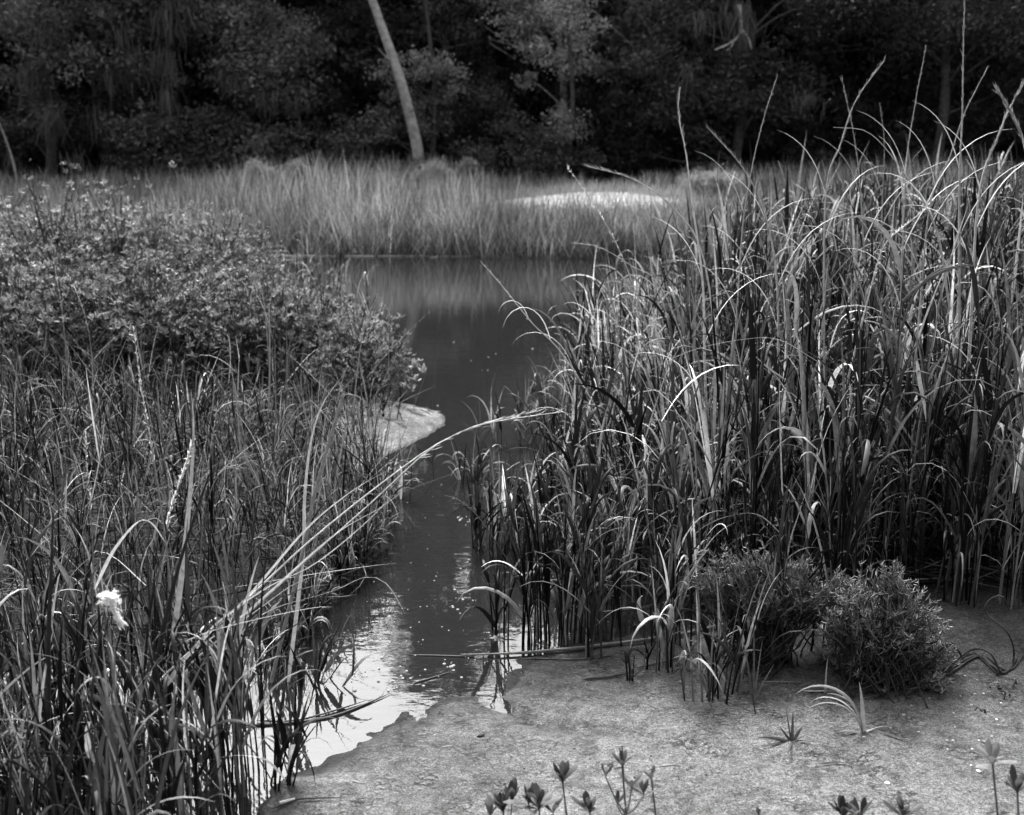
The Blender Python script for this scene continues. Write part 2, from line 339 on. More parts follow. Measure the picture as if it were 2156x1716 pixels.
tree('live_oak', 'rounded oak with pale leafy boughs between the mossy oak and the leaning trunk', 560, [(480,80,80,-.3,1.2),(560,60,95,-.6,1.3),(560,140,95,-.9,1.3),(640,120,70,-.5,1.1),(480,170,70,-.6,1.1),(620,200,60,-.5,1),(540,290,75,-1,1),(600,290,55,-1.1,1),(490,270,50,-.8,.9),(450,320,50,-1,.8),(560,220,60,-.6,1.0)], 27.5, top=10.4, topn=15, tone=.075,
     moss=[(560,200,.7,-1.3,60),(620,210,.6,-1.2,40),(560,320,.5,-1.3,30),(500,150,.8,-1.3,50)])
LT = spline([P(884,400,25.6), P(879,315,25.6), P(862,240,25.6), P(842,165,25.6), P(812,80,25.7), P(780,-10,25.8), P(735,-130,26), P(705,-260,26.2), P(690,-380,26.4)], 30)
tree('leaning_tree', 'pale bare trunk leaning left across the dark woods', 884, [(690,-240,90,0,1),(720,-330,90,.3,1),(780,-250,80,.3,1),(640,-330,80,.3,1)], 25.9, trunk=LT, tr=.13, top=None, barktone=.33)
tree('woodland_tree', 'tall dark tree behind the leaning trunk', 940, [(700,60,70,0,.6),(760,40,70,.2,.5),(740,160,70,.3,.55),(700,240,60,0,.6),(830,60,70,.3,.6),(900,40,70,0,.8),(960,50,70,0,1),(1010,110,60,.3,.6),(980,180,60,.4,.6),(1000,260,60,.4,.6),(930,230,60,.2,.7)], 29, top=14.5, topn=14, width=1.7, tr=.14, high=[(-2.6,11.8,1),(-1.8,11.6,1),(-1.1,11.9,.9),(-2.4,12.8,1),(-1.5,12.7,1),(-2.0,13.7,1),(-1.2,13.5,.8),(-1.7,14.5,.8),(-2.7,10.6,.9),(-.9,10.8,.9),(-1.9,10.4,1)])
tree('small_tree', 'arching grey-leaved small tree right behind the leaning trunk', 905, [(840,160,55,0,1.2),(880,130,50,0,1.4),(930,145,50,0,1.4),(950,190,40,0,1.1),(860,215,60,0,1.1),(820,260,60,0,1),(900,270,55,.2,1),(780,300,60,0,1),(720,290,60,.2,.8),(700,345,60,0,.8),(760,350,50,0,.8)], 26.6, tr=.07, tone=.09, dens=650, leaf=.05)
tree('light_tree', 'pale-leaved tree above two slim trunks near the middle', 1172, [(1100,60,60,0,1.7),(1160,40,65,-.2,1.9),(1220,70,60,-.2,1.8),(1130,110,50,-.3,1.7),(1190,130,50,-.3,1.8),(1240,140,40,0,1.5),(1090,10,60,0,1.4),(1200,-10,60,0,1.5),(1110,170,26,-.2,1.5)], 26.8, top=9, topn=8, width=2, tr=.09, leaf=.05, tone=.085, barktone=.25)
tree('understory_tree', 'low feathery tree under the pale-leaved tree', 1190, [(1190,255,50,0,1.3),(1220,290,45,-.2,1.2),(1150,300,50,0,.9),(1090,270,60,0,.8),(1060,330,60,0,.8),(1120,350,50,-.2,.8),(1240,330,40,0,.8),(1180,345,40,0,.8),(1000,330,60,0,.7),(1040,210,50,.3,.6)], 26, tr=.06, leaf=.045, tone=.085, dens=650)
tree('live_oak', 'dark twisting oak right of centre with a pale bracket of mossy branches', 1540, [(1330,60,70,.2,.8),(1300,140,60,0,.7),(1370,130,80,-.3,.85),(1430,60,80,0,.7),(1450,180,80,-.3,.85),(1540,190,80,-.4,.8),(1600,130,80,0,.6),(1400,250,60,-.3,.7),(1480,290,50,-.3,.6),(1600,230,70,-.3,.7),(1330,230,60,0,.6),(1680,180,60,0,.5),(1350,320,50,0,.5)], 26.5, top=10.8, topn=16, tone=.065,
     moss=[(1555,20,1.3,-1,140),(1570,60,.7,-1.1,60),(1535,90,.35,-1.1,30),(1700,210,.55,-1.2,50),(1680,190,.4,-1.2,30),(1480,30,1,-1,40),(1440,150,1,-1,30)])
tree('live_oak', 'near-black oak filling the top right corner', 1960, [(1780,40,70,0,.5),(1850,30,80,0,.6),(1900,90,70,0,.55),(1980,60,80,0,.7),(2060,40,80,0,.8),(2130,90,70,0,.8),(2120,190,60,.2,.6),(2040,160,60,.2,.4),(1820,260,60,.6,.4),(2140,20,60,0,.9),(1700,60,70,.4,.5),(2230,120,80,0,.7),(2060,280,60,.6,.4)], 26.5, top=11, topn=18, tone=.055)
lt_ = [o for o in scene.objects if o.name == 'leaning_tree'][0]
for z0_, dx, dz in [(3.4, -.35, .3), (4.6, .4, .45), (2.3, .12, .1)]:
    mb = MB(); b_ = LT[np.argmin(np.abs(LT[:, 2] - z0_))]; tubes(mb, spline([b_, b_ + [dx * .5, -.1, dz * .4], b_ + [dx, -.15, dz]], 6)[None], np.linspace(.035, .01, 6)[None], .25, 6)
    mb.build('branch_stub', M_pbark, lt_, True, np.array(lt_.location))
# bare pale forked branch hanging in the dark oak
mb = MB(); bo = P(1556, 60, 25.3)
for pts, r0 in [([(1556,10),(1560,45),(1556,75),(1535,92),(1505,105)], .05), ([(1558,60),(1575,80),(1582,103)], .035), ([(1545,85),(1540,98),(1530,106)], .025)]:
    q = spline([P(a, b, 25.3) for a, b in pts], 14); tubes(mb, q[None], np.linspace(r0, r0 * .3, 14)[None], .4, 6)
tag(mb.build('bare_branch', M_bark, None, True, bo), 'pale forked bare branch hanging in front of the dark oak', 'branch')
# rear woods: fewer details, several copies of three kinds
def rear_tree(seed, H):
    o = empty('woodland_tree', (0, 0, 0), 'x', 'tree'); mb = MB(); K = 12
    tubes(mb, spline([(0, 0, -.2), (.3, 0, H * .3), (-.2, .2, H * .6), (.2, 0, H * .9)], K)[None], np.linspace(.25, .06, K)[None], .05, 8); mb.build('trunk', M_bark, o, True)
    cr = MB()
    for k in range(46):
        z = rng.uniform(.2, 1) ** 1.0 * H; f = 1 - .45 * (z / H) ** 3
        leaves_in(cr, (rng.uniform(-1, 1) * 3.4 * f, rng.uniform(-1, 1) * 1.8, z), rng.uniform(.8, 1.3), 420, .11, .04, sub=20)
    cr.build('crown', M_tree, o); return o
protos = [rear_tree(1, 9.3), rear_tree(2, 10.2)]
spots = [(-17,31,0),(-11.5,32.5,1),(-6.5,31,0),(-1.6,33,1),(2.9,31.5,0),(8,32,1),(13,31,0),(18.5,32,1),(-22,33,1),(-14,38,1),(-8,39,0),(-3,38.5,1),(4.5,39,0),(10.5,38,1),(16,39,0)]
sides_ = ['far left', 'left', 'left of centre', 'near the centre', 'right of centre', 'right', 'far right']
used = set()
for (x, y, k) in spots:
    pr = protos[k]
    if k not in used: o = pr; used.add(k); kids = []
    else:
        o = pr.copy(); scene.collection.objects.link(o)
        for c in pr.children:
            c2 = c.copy(); scene.collection.objects.link(c2); c2.parent = o
    o.location = (x, y, .9); o.rotation_euler.z = float(rng.uniform(-.5, .5)) + (math.pi if rng.random() < .5 else 0)
    o['label'] = 'shadowy tree standing in the rear of the dark woods'; o['group'] = 'shadowy trees in the rear of the woods'
mb = MB(); K = 0
for k in range(1000):
    x = rng.uniform(-27, 27); z = rng.random() * 14.5 - .4; top = 13.9 + 3.0 * vnoise(np.array([x * .9]), np.array([3.]))[0]
    if z > top or (abs(x + 1.7) < 1.1 and 10.6 < z < 13.6): continue
    leaves_in(mb, (x, rng.uniform(35, 36.5), .8 + z), 1.15, 200, .3, .03, flat=.8, sub=16)
for k in range(260):
    leaves_in(mb, (rng.uniform(-24, 24), rng.uniform(33.5, 36.5), .8 + rng.random() * 6), 1.2, 200, .3, .03, flat=.8, sub=16)
tag(mb.build('deep_woods', M_tree), 'solid dark mass of leaves deep inside the woods', 'woods', kind='stuff')
mb = MB()
for k in range(330):
    x = rng.uniform(-19, 19); y = rng.uniform(26.6, 30.5); leaves_in(mb, (x, y, .9 + rng.random() * 2.0), rng.uniform(.4, .7), 260, .06, .045 * rng.uniform(.5, 1.2), sub=12)
tag(mb.build('underbrush', M_tree), 'low dark brush along the foot of the woods', 'underbrush', kind='stuff')
for k, (x, y) in enumerate([(-14,10),(-15,3),(-13,-4),(-9,-9),(-3,-11),(3,-10.5),(9,-9),(14,-4),(15,3),(14.5,10),(-15,16),(15.5,17)]):  # trees added out of view, blocking low sky light from sides and rear
    o = protos[k % 2].copy(); scene.collection.objects.link(o)
    for c in protos[k % 2].children:
        c2 = c.copy(); scene.collection.objects.link(c2); c2.parent = o
    o.location = (x, y, .1); o.rotation_euler.z = k * 1.9
    o['label'] = 'unseen tree added beside and behind the marsh to cut side light'; o['group'] = 'trees added outside the view to cut side light'
# thin dead sapling at left
mb = MB(); q = spline([P(38,392,24.5), P(30,350,24.5), P(18,310,24.5), P(0,262,24.5), P(-12,240,24.5)], 12)
tubes(mb, q[None], np.linspace(.03, .012, 12)[None], .3, 6); tag(mb.build('sapling', M_bark, None, True, q[0]), 'thin bare pale sapling leaning left at the left edge of the woods', 'sapling')

# ------------------------------------------------------------------ far marsh grass and shrubs
def scatter(poly, n, world=False):
    pl = np.array(poly if world else [G(a, b)[:2] for a, b in poly]); lo, hi = pl.min(0), pl.max(0); out = np.zeros((0, 2))
    while len(out) < n:
        p = rng.uniform(lo, hi, (n * 3, 2)); out = np.vstack([out, p[inside(p[:, 0], p[:, 1], pl)]])
    return out[:n]
def onground(p): return np.column_stack([p, height(p[:, 0], p[:, 1])])
mb = MB()
p = onground(np.vstack([scatter([(-16,15.2),(16,15.2),(19,24.5),(-19,24.5)], 62000, True), scatter([(-13,15.2),(13,15.2),(13,16.6),(-13,16.6)], 26000, True)]))
s = sdf(p[:, 0], p[:, 1], WP); md = np.exp(-(((p[:, 0] - 1.6) / 2.1) ** 2 + ((p[:, 1] - 19) / 1.7) ** 2))
keep = (s > -.12) & (rng.random(len(p)) > .985 * sstep(.25, .5, md)); p = p[keep]; s = s[keep]; n = len(p)
den = fbm(p[:, 0], p[:, 1], .5, 3)
H = rng.uniform(.42, .78, n) * (1 + .45 * den) * np.where(p[:, 1] < 17, .9, .92) * np.where(p[:, 0] < -5.5, .68, 1)
H *= 1 - .45 * np.exp(-(((p[:, 0] - 1.6) / 2.6) ** 2)) * (p[:, 1] > 16.3)
H *= 1 + .12 * np.exp(-((p[:, 0] + 2.4) / 2.2) ** 2) * (p[:, 1] > 16.5); H *= 1 + .5 * fbm(p[:, 0], p[:, 1], 2.2, 3); front = s < .5
az = np.where(front & (rng.random(n) < .6), -math.pi / 2 + rng.normal(size=n) * .9, rng.random(n) * 6.28)
el = R(87) - np.abs(rng.normal(size=n)) * R(7) - front * rng.random(n) * R(28)
blades(mb, p, az, el, H, rng.uniform(.007, .015, n), rng.uniform(.05, .5, n), rng.choice([.09, .18, .38], n) * rng.uniform(.8, 1.2, n) * (1 + .5 * den) * (1 + .8 * fbm(p[:, 0], p[:, 1], 2.6, 2)), S=4, fold=.1, twist=rng.random(n) * 3)
tag(mb.build('marsh_grass', M_grass), 'soft pale band of marsh grass along the far bank of the creek', 'grass', kind='stuff')
mb = MB(); p = onground(np.column_stack([rng.normal(1.55, 1.5, 2800), rng.normal(19.2, 1.0, 2800)])); n = len(p)
blades(mb, p, rng.random(n) * 6.28, R(80) - rng.random(n) * .4, rng.uniform(.12, .32, n), .008, .5, rng.uniform(.2, .4, n), S=3, fold=.1)
tag(mb.build('dune_grass', M_grass), 'short bleached grass on the bright sand mound beyond the creek', 'grass', kind='stuff')
def far_shrub(px, top, D, wpx, label, tone=.2):
    x = P(px, top, D)[0]; z0 = hz(x, D); zt = P(px, top, D)[2]; wd = wpx * D / FPX; o = empty('feathery_shrub', (x, D, z0), label, 'shrub', 'feathery shrubs in the far grass'); org = (x, D, z0); tone *= 1.4
    st = MB(); cr = MB(); n = 55; h = zt - z0
    for k in range(n):
        a = rng.random() * 6.28; rr = rng.random() ** .6 * wd / 2; hh = h * (1 - .45 * (rr / (wd / 2)) ** 2) * rng.uniform(.8, 1.0)
        e = np.array([x + rr * math.cos(a), D + rr * math.sin(a) * .6, z0 + hh]); q = spline([org, (np.array(org) + e) / 2 + rng.normal(size=3) * .04, e], 6)
        tubes(st, q[None], np.linspace(.01, .003, 6)[None], .15, 4)
        m = 130; t = rng.uniform(.3, 1, m); b = np.array([np.interp(t, np.linspace(0, 1, 6), q[:, j]) for j in range(3)]).T + rng.normal(size=(m, 3)) * .05
        blades(cr, b, rng.random(m) * 6.28, rng.uniform(.2, 1.4, m), rng.uniform(.04, .09, m), .014, .3, tone * rng.uniform(.7, 1.3, m), S=2, fold=.1)
    st.build('stems', M_stem, o, True, org); cr.build('foliage', M_leaf, o, False, org)
far_shrub(545, 335, 20.0, 95, 'pale feathery shrub, left one of the pair rising from the far grass')
far_shrub(625, 338, 20.3, 100, 'pale feathery shrub, right one of the pair rising from the far grass')
far_shrub(800, 365, 19.5, 110, 'low feathery shrub in the far grass left of the leaning trunk foot', .17)
far_shrub(915, 338, 20.5, 110, 'wide feathery shrub at the foot of the leaning trunk')
far_shrub(880, 325, 24.6, 150, 'dark brush hiding the foot of the leaning trunk', .06)
far_shrub(985, 330, 21, 50, 'narrow feathery shrub just right of the leaning trunk foot', .17)
far_shrub(1510, 355, 20, 190, 'rounded grey shrub mound right of the bright sand', .2)
far_shrub(1640, 372, 21, 150, 'low dark shrub behind the tall grass right of the sand', .12)

# ------------------------------------------------------------------ cordgrass
def cordgrass(p, H, lean_az, lean, tonef=1.0, leafw=(.008, .015), nl=(4, 6), ll=(.28, .52), sr=.0038, S=8, dead=.12, hi=.9, droop=(.5, 2.6)):
    """stems and leaves of grass plants rooted at p"""
    st, lf = MB(), MB(); n = len(p); H = arr(H, n); K = 7
    t = np.linspace(0, 1, K)[None]; az = arr(lean_az, n)[:, None]; ln = arr(lean, n)[:, None]
    th = math.pi / 2 - ln * (.5 + .9 * t)
    d = np.stack([np.cos(th) * np.cos(az), np.cos(th) * np.sin(az), np.sin(th)], -1)
    path = p[:, None] + np.concatenate([np.zeros((n, 1, 3)), np.cumsum(d[:, :-1], 1) * (H[:, None, None] * .8 / (K - 1))], 1)
    base = rng.choice([.005, .02, .075, .21], n, p=[.33, .27, .23, .17]) * tonef
    base = np.where(rng.random(n) < dead, .26 * tonef, base)
    tubes(st, path, (sr * (1 - .65 * t)) * rng.uniform(.8, 1.3, (n, 1)), base * .8, 5)
    cnt = rng.integers(nl[0], nl[1] + 1, n); idx = np.repeat(np.arange(n), cnt); m = len(idx)
    tt = rng.uniform(.12, 1, m) ** .8 * hi + .1 * (1 - hi)
    f = tt * (K - 1); i0 = np.minimum(f.astype(int), K - 2); fr = (f - i0)[:, None]
    root = path[idx, i0] * (1 - fr) + path[idx, i0 + 1] * fr
    k = rng.random(m) * 6.28; la = np.where(rng.random(m) < .35, arr(lean_az, n)[idx] + rng.normal(size=m) * .8, k)
    stiff = rng.random(m) < .38
    blades(lf, root, la, np.where(stiff, R(88) - rng.random(m) * R(16), R(82) - rng.random(m) * R(34)), rng.uniform(*ll, m) * (.6 + .5 * H[idx]) * np.where(stiff, 1.1, 1) * np.where(tt > .62, .72, 1), rng.uniform(*leafw, m) * rng.choice([.65, .95, 1.4], m) * np.where(tt > .62, 1.15, 1), rng.uniform(*droop, m) * np.where(stiff, .22, 1.1),
           np.minimum(.38, base[idx] * rng.uniform(.8, 1.4, m)) * rng.choice([.45, 1, 1.7, 3.2], m, p=[.3, .42, .2, .08]), S=S, pw=rng.uniform(1.2, 3.6, m)[:, None], twist=rng.normal(size=m) * .5, drift=rng.normal(size=m) * .5, fold=.2)
    return st, lf
def stuff(name, parts, label, cat='grass'):
    st, lf = parts; o = bpy.data.objects.new(name, None); scene.collection.objects.link(o); tag(o, label, cat, kind='stuff')
    st.build('stems', M_stem, o, True); lf.build('blades', M_grass, o)
    return o

# right stand
R1 = [(1400,1300),(1600,1300),(1900,1290),(2200,1270),(2600,1270),(2700,640),(1800,650),(1560,720),(1450,830),(1430,960),(1460,1100),(1500,1200)]
p = onground(scatter(R1, 4400)); D = p[:, 1]
edge = np.clip(1 - (p[:, 0] - (.40 + (D - 3.2) * .13)) / .4, 0, 1)
Hh = rng.normal(1.06, .13, len(p)) * (1 - .14 * edge) * np.where(rng.random(len(p)) < .2, .6, 1) + .02 * (D - 3.5)
laz = np.where(rng.random(len(p)) < .3 + .6 * edge, math.pi + rng.normal(size=len(p)) * .6, rng.random(len(p)) * 6.28)
stuff('tall_marsh_grass', cordgrass(p, Hh, laz, np.abs(rng.normal(size=len(p))) * .12 + .32 * edge * rng.random(len(p))), 'dense stand of tall marsh grass filling the right half beside the creek')
p = onground(scatter([(1400,1290),(1600,1290),(1900,1285),(2300,1270),(2300,900),(1480,900)], 2600)); n = len(p)
stuff('undergrowth', cordgrass(p, rng.uniform(.15, .5, n), rng.random(n) * 6.28, np.abs(rng.normal(size=n)) * .4, tonef=.7, leafw=(.005, .01), nl=(3, 5), ll=(.2, .4), sr=.0025, S=5), 'shadowed low grass and litter between the stems of the right stand')
mb = MB(); p = onground(np.vstack([scatter([(1420,1330),(1600,1310),(1900,1300),(2300,1285),(2300,1000),(1480,1000)], 2600), scatter([(-200,1400),(250,1385),(600,1290),(780,1180),(790,900),(-200,900)], 1600)])); n = len(p); p[:, 2] = np.maximum(p[:, 2], 0) + rng.random(n) * .05
blades(mb, p, rng.random(n) * 6.28, rng.normal(size=n) * .12 + .05, rng.uniform(.08, .4, n), rng.uniform(.004, .009, n), rng.normal(size=n) * .4, rng.choice([.012, .03, .1], n), S=5, twist=rng.normal(size=n), drift=rng.normal(size=n))
tag(mb.build('thatch', M_grass), 'fallen dead stems and thatch lying under the grass', 'thatch', kind='stuff')
# mid water edge, leaning over the creek
R2 = [(1300,1060),(1480,1100),(1480,800),(1400,760),(1280,800),(1260,960),(1280,1040)]
p = onground(scatter(R2, 200)); n = len(p)
stuff('creekside_grass', cordgrass(p, rng.uniform(.55, 1.05, n), math.pi + rng.normal(size=n) * .45, rng.uniform(.12, .55, n), dead=.3, leafw=(.006, .011), ll=(.28, .5), tonef=1.5, droop=(.8, 2.4)), 'slender arching grass leaning left over the open creek water')

p = onground(scatter([(1190,1210),(1440,1330),(1480,1150),(1440,980),(1260,960),(1180,1080)], 190)); n = len(p)
stuff('shallow_grass', cordgrass(p, rng.uniform(.45, .85, n), math.pi + rng.normal(size=n) * .8, rng.uniform(.03, .35, n), tonef=1.15, ll=(.24, .45), droop=(.8, 2.6)), 'dark arching grass standing in shallow water at the foot of the right stand')
# tussocks standing apart
def tussock(px, py, hgt, n, spread, label, lean=(0, .12), laz=None, tonef=1.0, nl=(3, 5), leafw=(.007, .012), dead=.12, ll=(.2, .4), sr=.0032):
    g = G(px, py); z = max(hz(g[0], g[1]), -.06); org = np.array([g[0], g[1], z]); p = org + np.column_stack([rng.normal(size=n) * spread, rng.normal(size=n) * spread * .6, np.zeros(n) - .02])
    la = rng.random(n) * 6.28 if laz is None else laz + rng.normal(size=n) * .7
    st, lf = cordgrass(p, hgt * rng.uniform(.6, 1.05, n), la, rng.uniform(lean[0], lean[1], n) + .04, tonef, leafw, nl, ll, sr, dead=dead)
    o = empty('grass_tussock', org, label, 'grass tussock', 'grass tussocks along the water and mud')
    st.build('stems', M_stem, o, True, org); lf.build('blades', M_grass, o, False, org)
tussock(1150, 1345, .62, 26, .07, 'thick dark tussock standing in the water left of the lying reed stem')
tussock(1210, 1330, .6, 20, .06, 'dark tussock in shallow water directly right of the thickest one', laz=0)
tussock(1045, 1330, .42, 5, .012, 'thin lone tussock in the water, nearest to the middle of the creek', lean=(.05, .3))
tussock(1248, 1388, .5, 6, .014, 'upright tussock rising through the lying reed stem', tonef=1.1)
tussock(1300, 1290, .55, 14, .06, 'loose tussock in the water behind the lying reed stem')
tussock(1392, 1425, .42, 8, .018, 'pale pointed tussock on the mud edge left of the saltwort bush', tonef=1.5)
tussock(1370, 1360, .45, 9, .035, 'tussock with broad bright blades just behind the mud edge', tonef=1.3)
tussock(1030, 1140, .42, 14, .05, 'arched tussock in mid creek on the right side', tonef=1.3, lean=(.05, .4))
tussock(1120, 1150, .5, 18, .08, 'wide arched tussock in the water below the slender grass', tonef=1.3, lean=(.05, .35))
tussock(1200, 1180, .55, 18, .09, 'upright tussock in the water behind the dark tussocks', tonef=1.2)
tussock(1075, 930, .38, 13, .09, 'small bushy tussock by the water beyond the arching reed', tonef=1.1, lean=(.05, .4), leafw=(.006, .01))
tussock(1190, 900, .6, 16, .12, 'distant arched tussock right of the sandy spit', tonef=1.2, lean=(.05, .4), leafw=(.006, .01))
tussock(1000, 1010, .26, 10, .05, 'small splayed tussock in the water below the arching reed tips', tonef=1.4, lean=(.1, .6))
tussock(1488, 1495, .26, 9, .02, 'spiky dark tussock on the mud in front of the saltwort bush', lean=(.05, .25), nl=(2, 3))
tussock(1535, 1480, .27, 8, .02, 'spiky dark tussock on the mud just right of its twin', lean=(.1, .35), laz=.3, nl=(2, 3))
tussock(1330, 1445, .16, 4, .006, 'tiny two-bladed sprout on the mud behind the fallen twig', nl=(1, 2), leafw=(.005, .008), ll=(.1, .2))
tussock(1360, 1420, .14, 3, .005, 'tiny upright sprout beside the tiny two-bladed one', nl=(1, 2), leafw=(.005, .008), ll=(.1, .2))
tussock(1290, 1450, .6, 5, .02, 'slender tussock on the mud left of the pale pointed one', nl=(2, 4)) if False else None
tussock(1640, 1420, .6, 8, .03, 'dark tussock rooted in the shadow left of the rounded bush')
tussock(1760, 1400, .9, 12, .05, 'tall tussock behind the gap between the two bushes')
tussock(2060, 1330, .95, 12, .05, 'tall tussock right of the rounded bush', tonef=1.1)
tussock(1430, 1370, .6, 8, .04, 'tussock left behind the low saltwort bush', tonef=1.1)
tussock(1990, 1320, .9, 10, .04, 'tall tussock directly behind the rounded bush', tonef=1.1)
tussock(2140, 1340, .95, 12, .05, 'tall tussock at the right edge above the mud')

# left foreground reeds
L1 = [(-250,1430),(250,1440),(480,1470),(560,1540),(565,1640),(510,1750),(380,2000),(-350,2000)]
p = onground(scatter(L1, 400)); n = len(p)
stuff('foreground_reeds', cordgrass(p, rng.uniform(.25, .68, n) * np.where(p[:, 0] < -.95, .85, 1), rng.random(n) * 6.28, np.abs(rng.normal(size=n)) * .16, tonef=.95, leafw=(.0055, .01), nl=(2, 4), ll=(.22, .42), sr=.003, droop=(.2, 1.6)), 'tangle of dark reeds and narrow blades standing in water at lower left')
L2 = [(-350,1420),(250,1400),(600,1300),(760,1220),(810,1140),(800,1000),(780,930),(640,910),(0,930),(-450,950)]
p = onground(scatter(L2, 1350)); n = len(p)
stuff('sedge', cordgrass(p, rng.uniform(.1, .46, n), rng.random(n) * 6.28, np.abs(rng.normal(size=n)) * .45, tonef=.72, leafw=(.0035, .0065), nl=(2, 5), ll=(.2, .46), sr=.0018, S=6, droop=(.1, 2.4)), 'thin dark sedge covering the left bank between reeds and shrubs')
mb = MB(); p = onground(scatter([(-250,1420),(560,1300),(800,1120),(780,900),(-250,900)], 230)); n = len(p)
blades(mb, p + [0, 0, .05], rng.random(n) * 6.28, rng.uniform(.15, 1.2, n), rng.uniform(.3, .8, n), rng.uniform(.003, .006, n), rng.uniform(-.2, .6, n), rng.choice([.05, .12, .28], n), S=7, drift=rng.normal(size=n) * .3)
tag(mb.build('crossed_straw', M_grass), 'long thin dead straws leaning and crossing over the left bank', 'straw', kind='stuff')
L3 = [(560,1440),(610,1430),(650,1360),(700,1270),(800,1180),(830,1090),(800,1060),(740,1180),(640,1290),(560,1340)]
p = onground(scatter(L3, 200)); n = len(p)
stuff('shore_grass', cordgrass(p, rng.uniform(.08, .2, n), rng.random(n) * 6.28, rng.random(n) * .5, tonef=1.0, leafw=(.005, .008), nl=(3, 5), ll=(.1, .24), sr=.0018, S=6), 'short leafy grass trailing into the water along the left shore')
tussock(590, 1655, .26, 10, .02, 'splayed dark tussock at the corner of water and mud at bottom left', lean=(.1, .6), laz=.4, nl=(2, 3), tonef=.6)
tussock(655, 1440, .2, 8, .02, 'small dark tussock reflected in the bright water at left', lean=(.2, .7), laz=.2, nl=(2, 3), tonef=.6)
tussock(745, 1240, .12, 5, .01, 'tiny dark sprout standing in the creek off the left shore', nl=(2, 3), leafw=(.004, .007), ll=(.08, .14), tonef=.6)
tussock(835, 1050, .2, 10, .04, 'small tussock of curled blades below the sandy spit', tonef=1.5, lean=(.1, .5), leafw=(.005, .008))

# ------------------------------------------------------------------ leafy shrubs on the left bank
def rosettes(lf, c, up, size, tone, nleaf=9):
    """spoon shaped leaves round a shoot tip"""
    m = len(c) * nleaf; i = np.repeat(np.arange(len(c)), nleaf)
    az = rng.random(m) * 6.28; el = rng.uniform(R(10), R(80), m)
    blades(lf, c[i] + rng.normal(size=(m, 3)) * size * .18, az, el, size * rng.uniform(.7, 1.2, m), size * .33, rng.uniform(-.3, .6, m), arr(tone, len(c))[i] * rng.uniform(.7, 1.35, m), S=3, fold=.15, blunt=5, base=.3, twist=rng.normal(size=m) * .3)
def shrub(px, top, D, wd, dp, label, tone=.15, n=520, size=.04, low=.25, shift=0):
    x = P(px, top, D)[0]; zt = P(px, top, D)[2]; z0 = hz(x, D); org = np.array([x, D, z0]); h = zt - z0
    o = empty('leafy_shrub', org, label, 'shrub', 'leafy shrubs on the left bank'); st, lf = MB(), MB()
    tone *= .62; a = rng.random(n) * 6.28; r = rng.random(n) ** .5; hh = h * np.sqrt(np.clip(1 - .75 * r ** 2.2, 0, 1)) * (low + (1 - low) * rng.random(n) ** .55) * (1 + .2 * rng.normal(size=n))
    e = org + np.column_stack([r * np.cos(a) * wd / 2 + shift * hh, r * np.sin(a) * dp / 2, hh])
    m = n // 3; b = org + np.column_stack([rng.normal(size=m) * wd * .1, rng.normal(size=m) * dp * .1, np.zeros(m)]); j = rng.integers(0, n, m)
    mid = (b + e[j]) / 2 + rng.normal(size=(m, 3)) * .05; mid[:, 2] -= .08
    K = 6; t = np.linspace(0, 1, K)[None, :, None]; path = b[:, None] * (1 - t) ** 2 + 2 * mid[:, None] * t * (1 - t) + e[j][:, None] * t ** 2
    tubes(st, path, np.linspace(.005, .0018, K)[None], .05, 4)
    k = rng.integers(0, K - 1, n); near = path[rng.integers(0, m, n), k]
    jj = np.array([np.argmin(((path[:, 3] - q) ** 2).sum(1)) for q in e]); path2 = np.stack([path[jj, 3], (path[jj, 3] + e) / 2 - [0, 0, .02], e], 1)
    tubes(st, path2, np.array([[.0026, .002, .0014]]), .05, 4)
    tn = np.minimum(.34, tone * 1.3 * np.exp(rng.normal(size=n) * .6))
    rosettes(lf, e, None, size, tn, 9)
    sub = e + (rng.normal(size=e.shape)) * .05 - [0, 0, .05]; rosettes(lf, sub, None, size, tn * .8, 7)
    st.build('stems', M_stem, o, True, org); lf.build('foliage', M_leaf, o, False, org)
shrub(-60, 445, 8.6, 2.2, 2.0, 'pale leafy shrub at the far left edge, behind the others', .2, 800, .034)
shrub(150, 448, 7.9, 2.0, 1.8, 'broad leafy shrub below the left end of the far grass', .2, 900, .034)
shrub(330, 458, 8.4, 2.0, 1.8, 'broad pale shrub between the left shrubs and the creek', .19, 850, .034)
shrub(450, 490, 9.2, 1.2, 1.4, 'round shrub farthest along the bank beside the creek bend', .19, 520, .034)
shrub(20, 560, 6.3, 1.5, 1.3, 'near dark shrub with larger rosettes at the left edge', .16, 760, .036)
shrub(260, 575, 6.5, 1.5, 1.3, 'near shrub behind the white seed head', .16, 760, .034)
shrub(450, 585, 6.9, 1.4, 1.2, 'near shrub with thin stems in front of the creek bend', .16, 720, .032)
shrub(610, 610, 6.8, 1.0, 1.0, 'low shrub at the left shore, near the pale stalk', .16, 520, .03)
shrub(745, 665, 6.4, .6, .8, 'small shrub overhanging the creek above the sandy spit', .17, 300, .03, shift=.12)
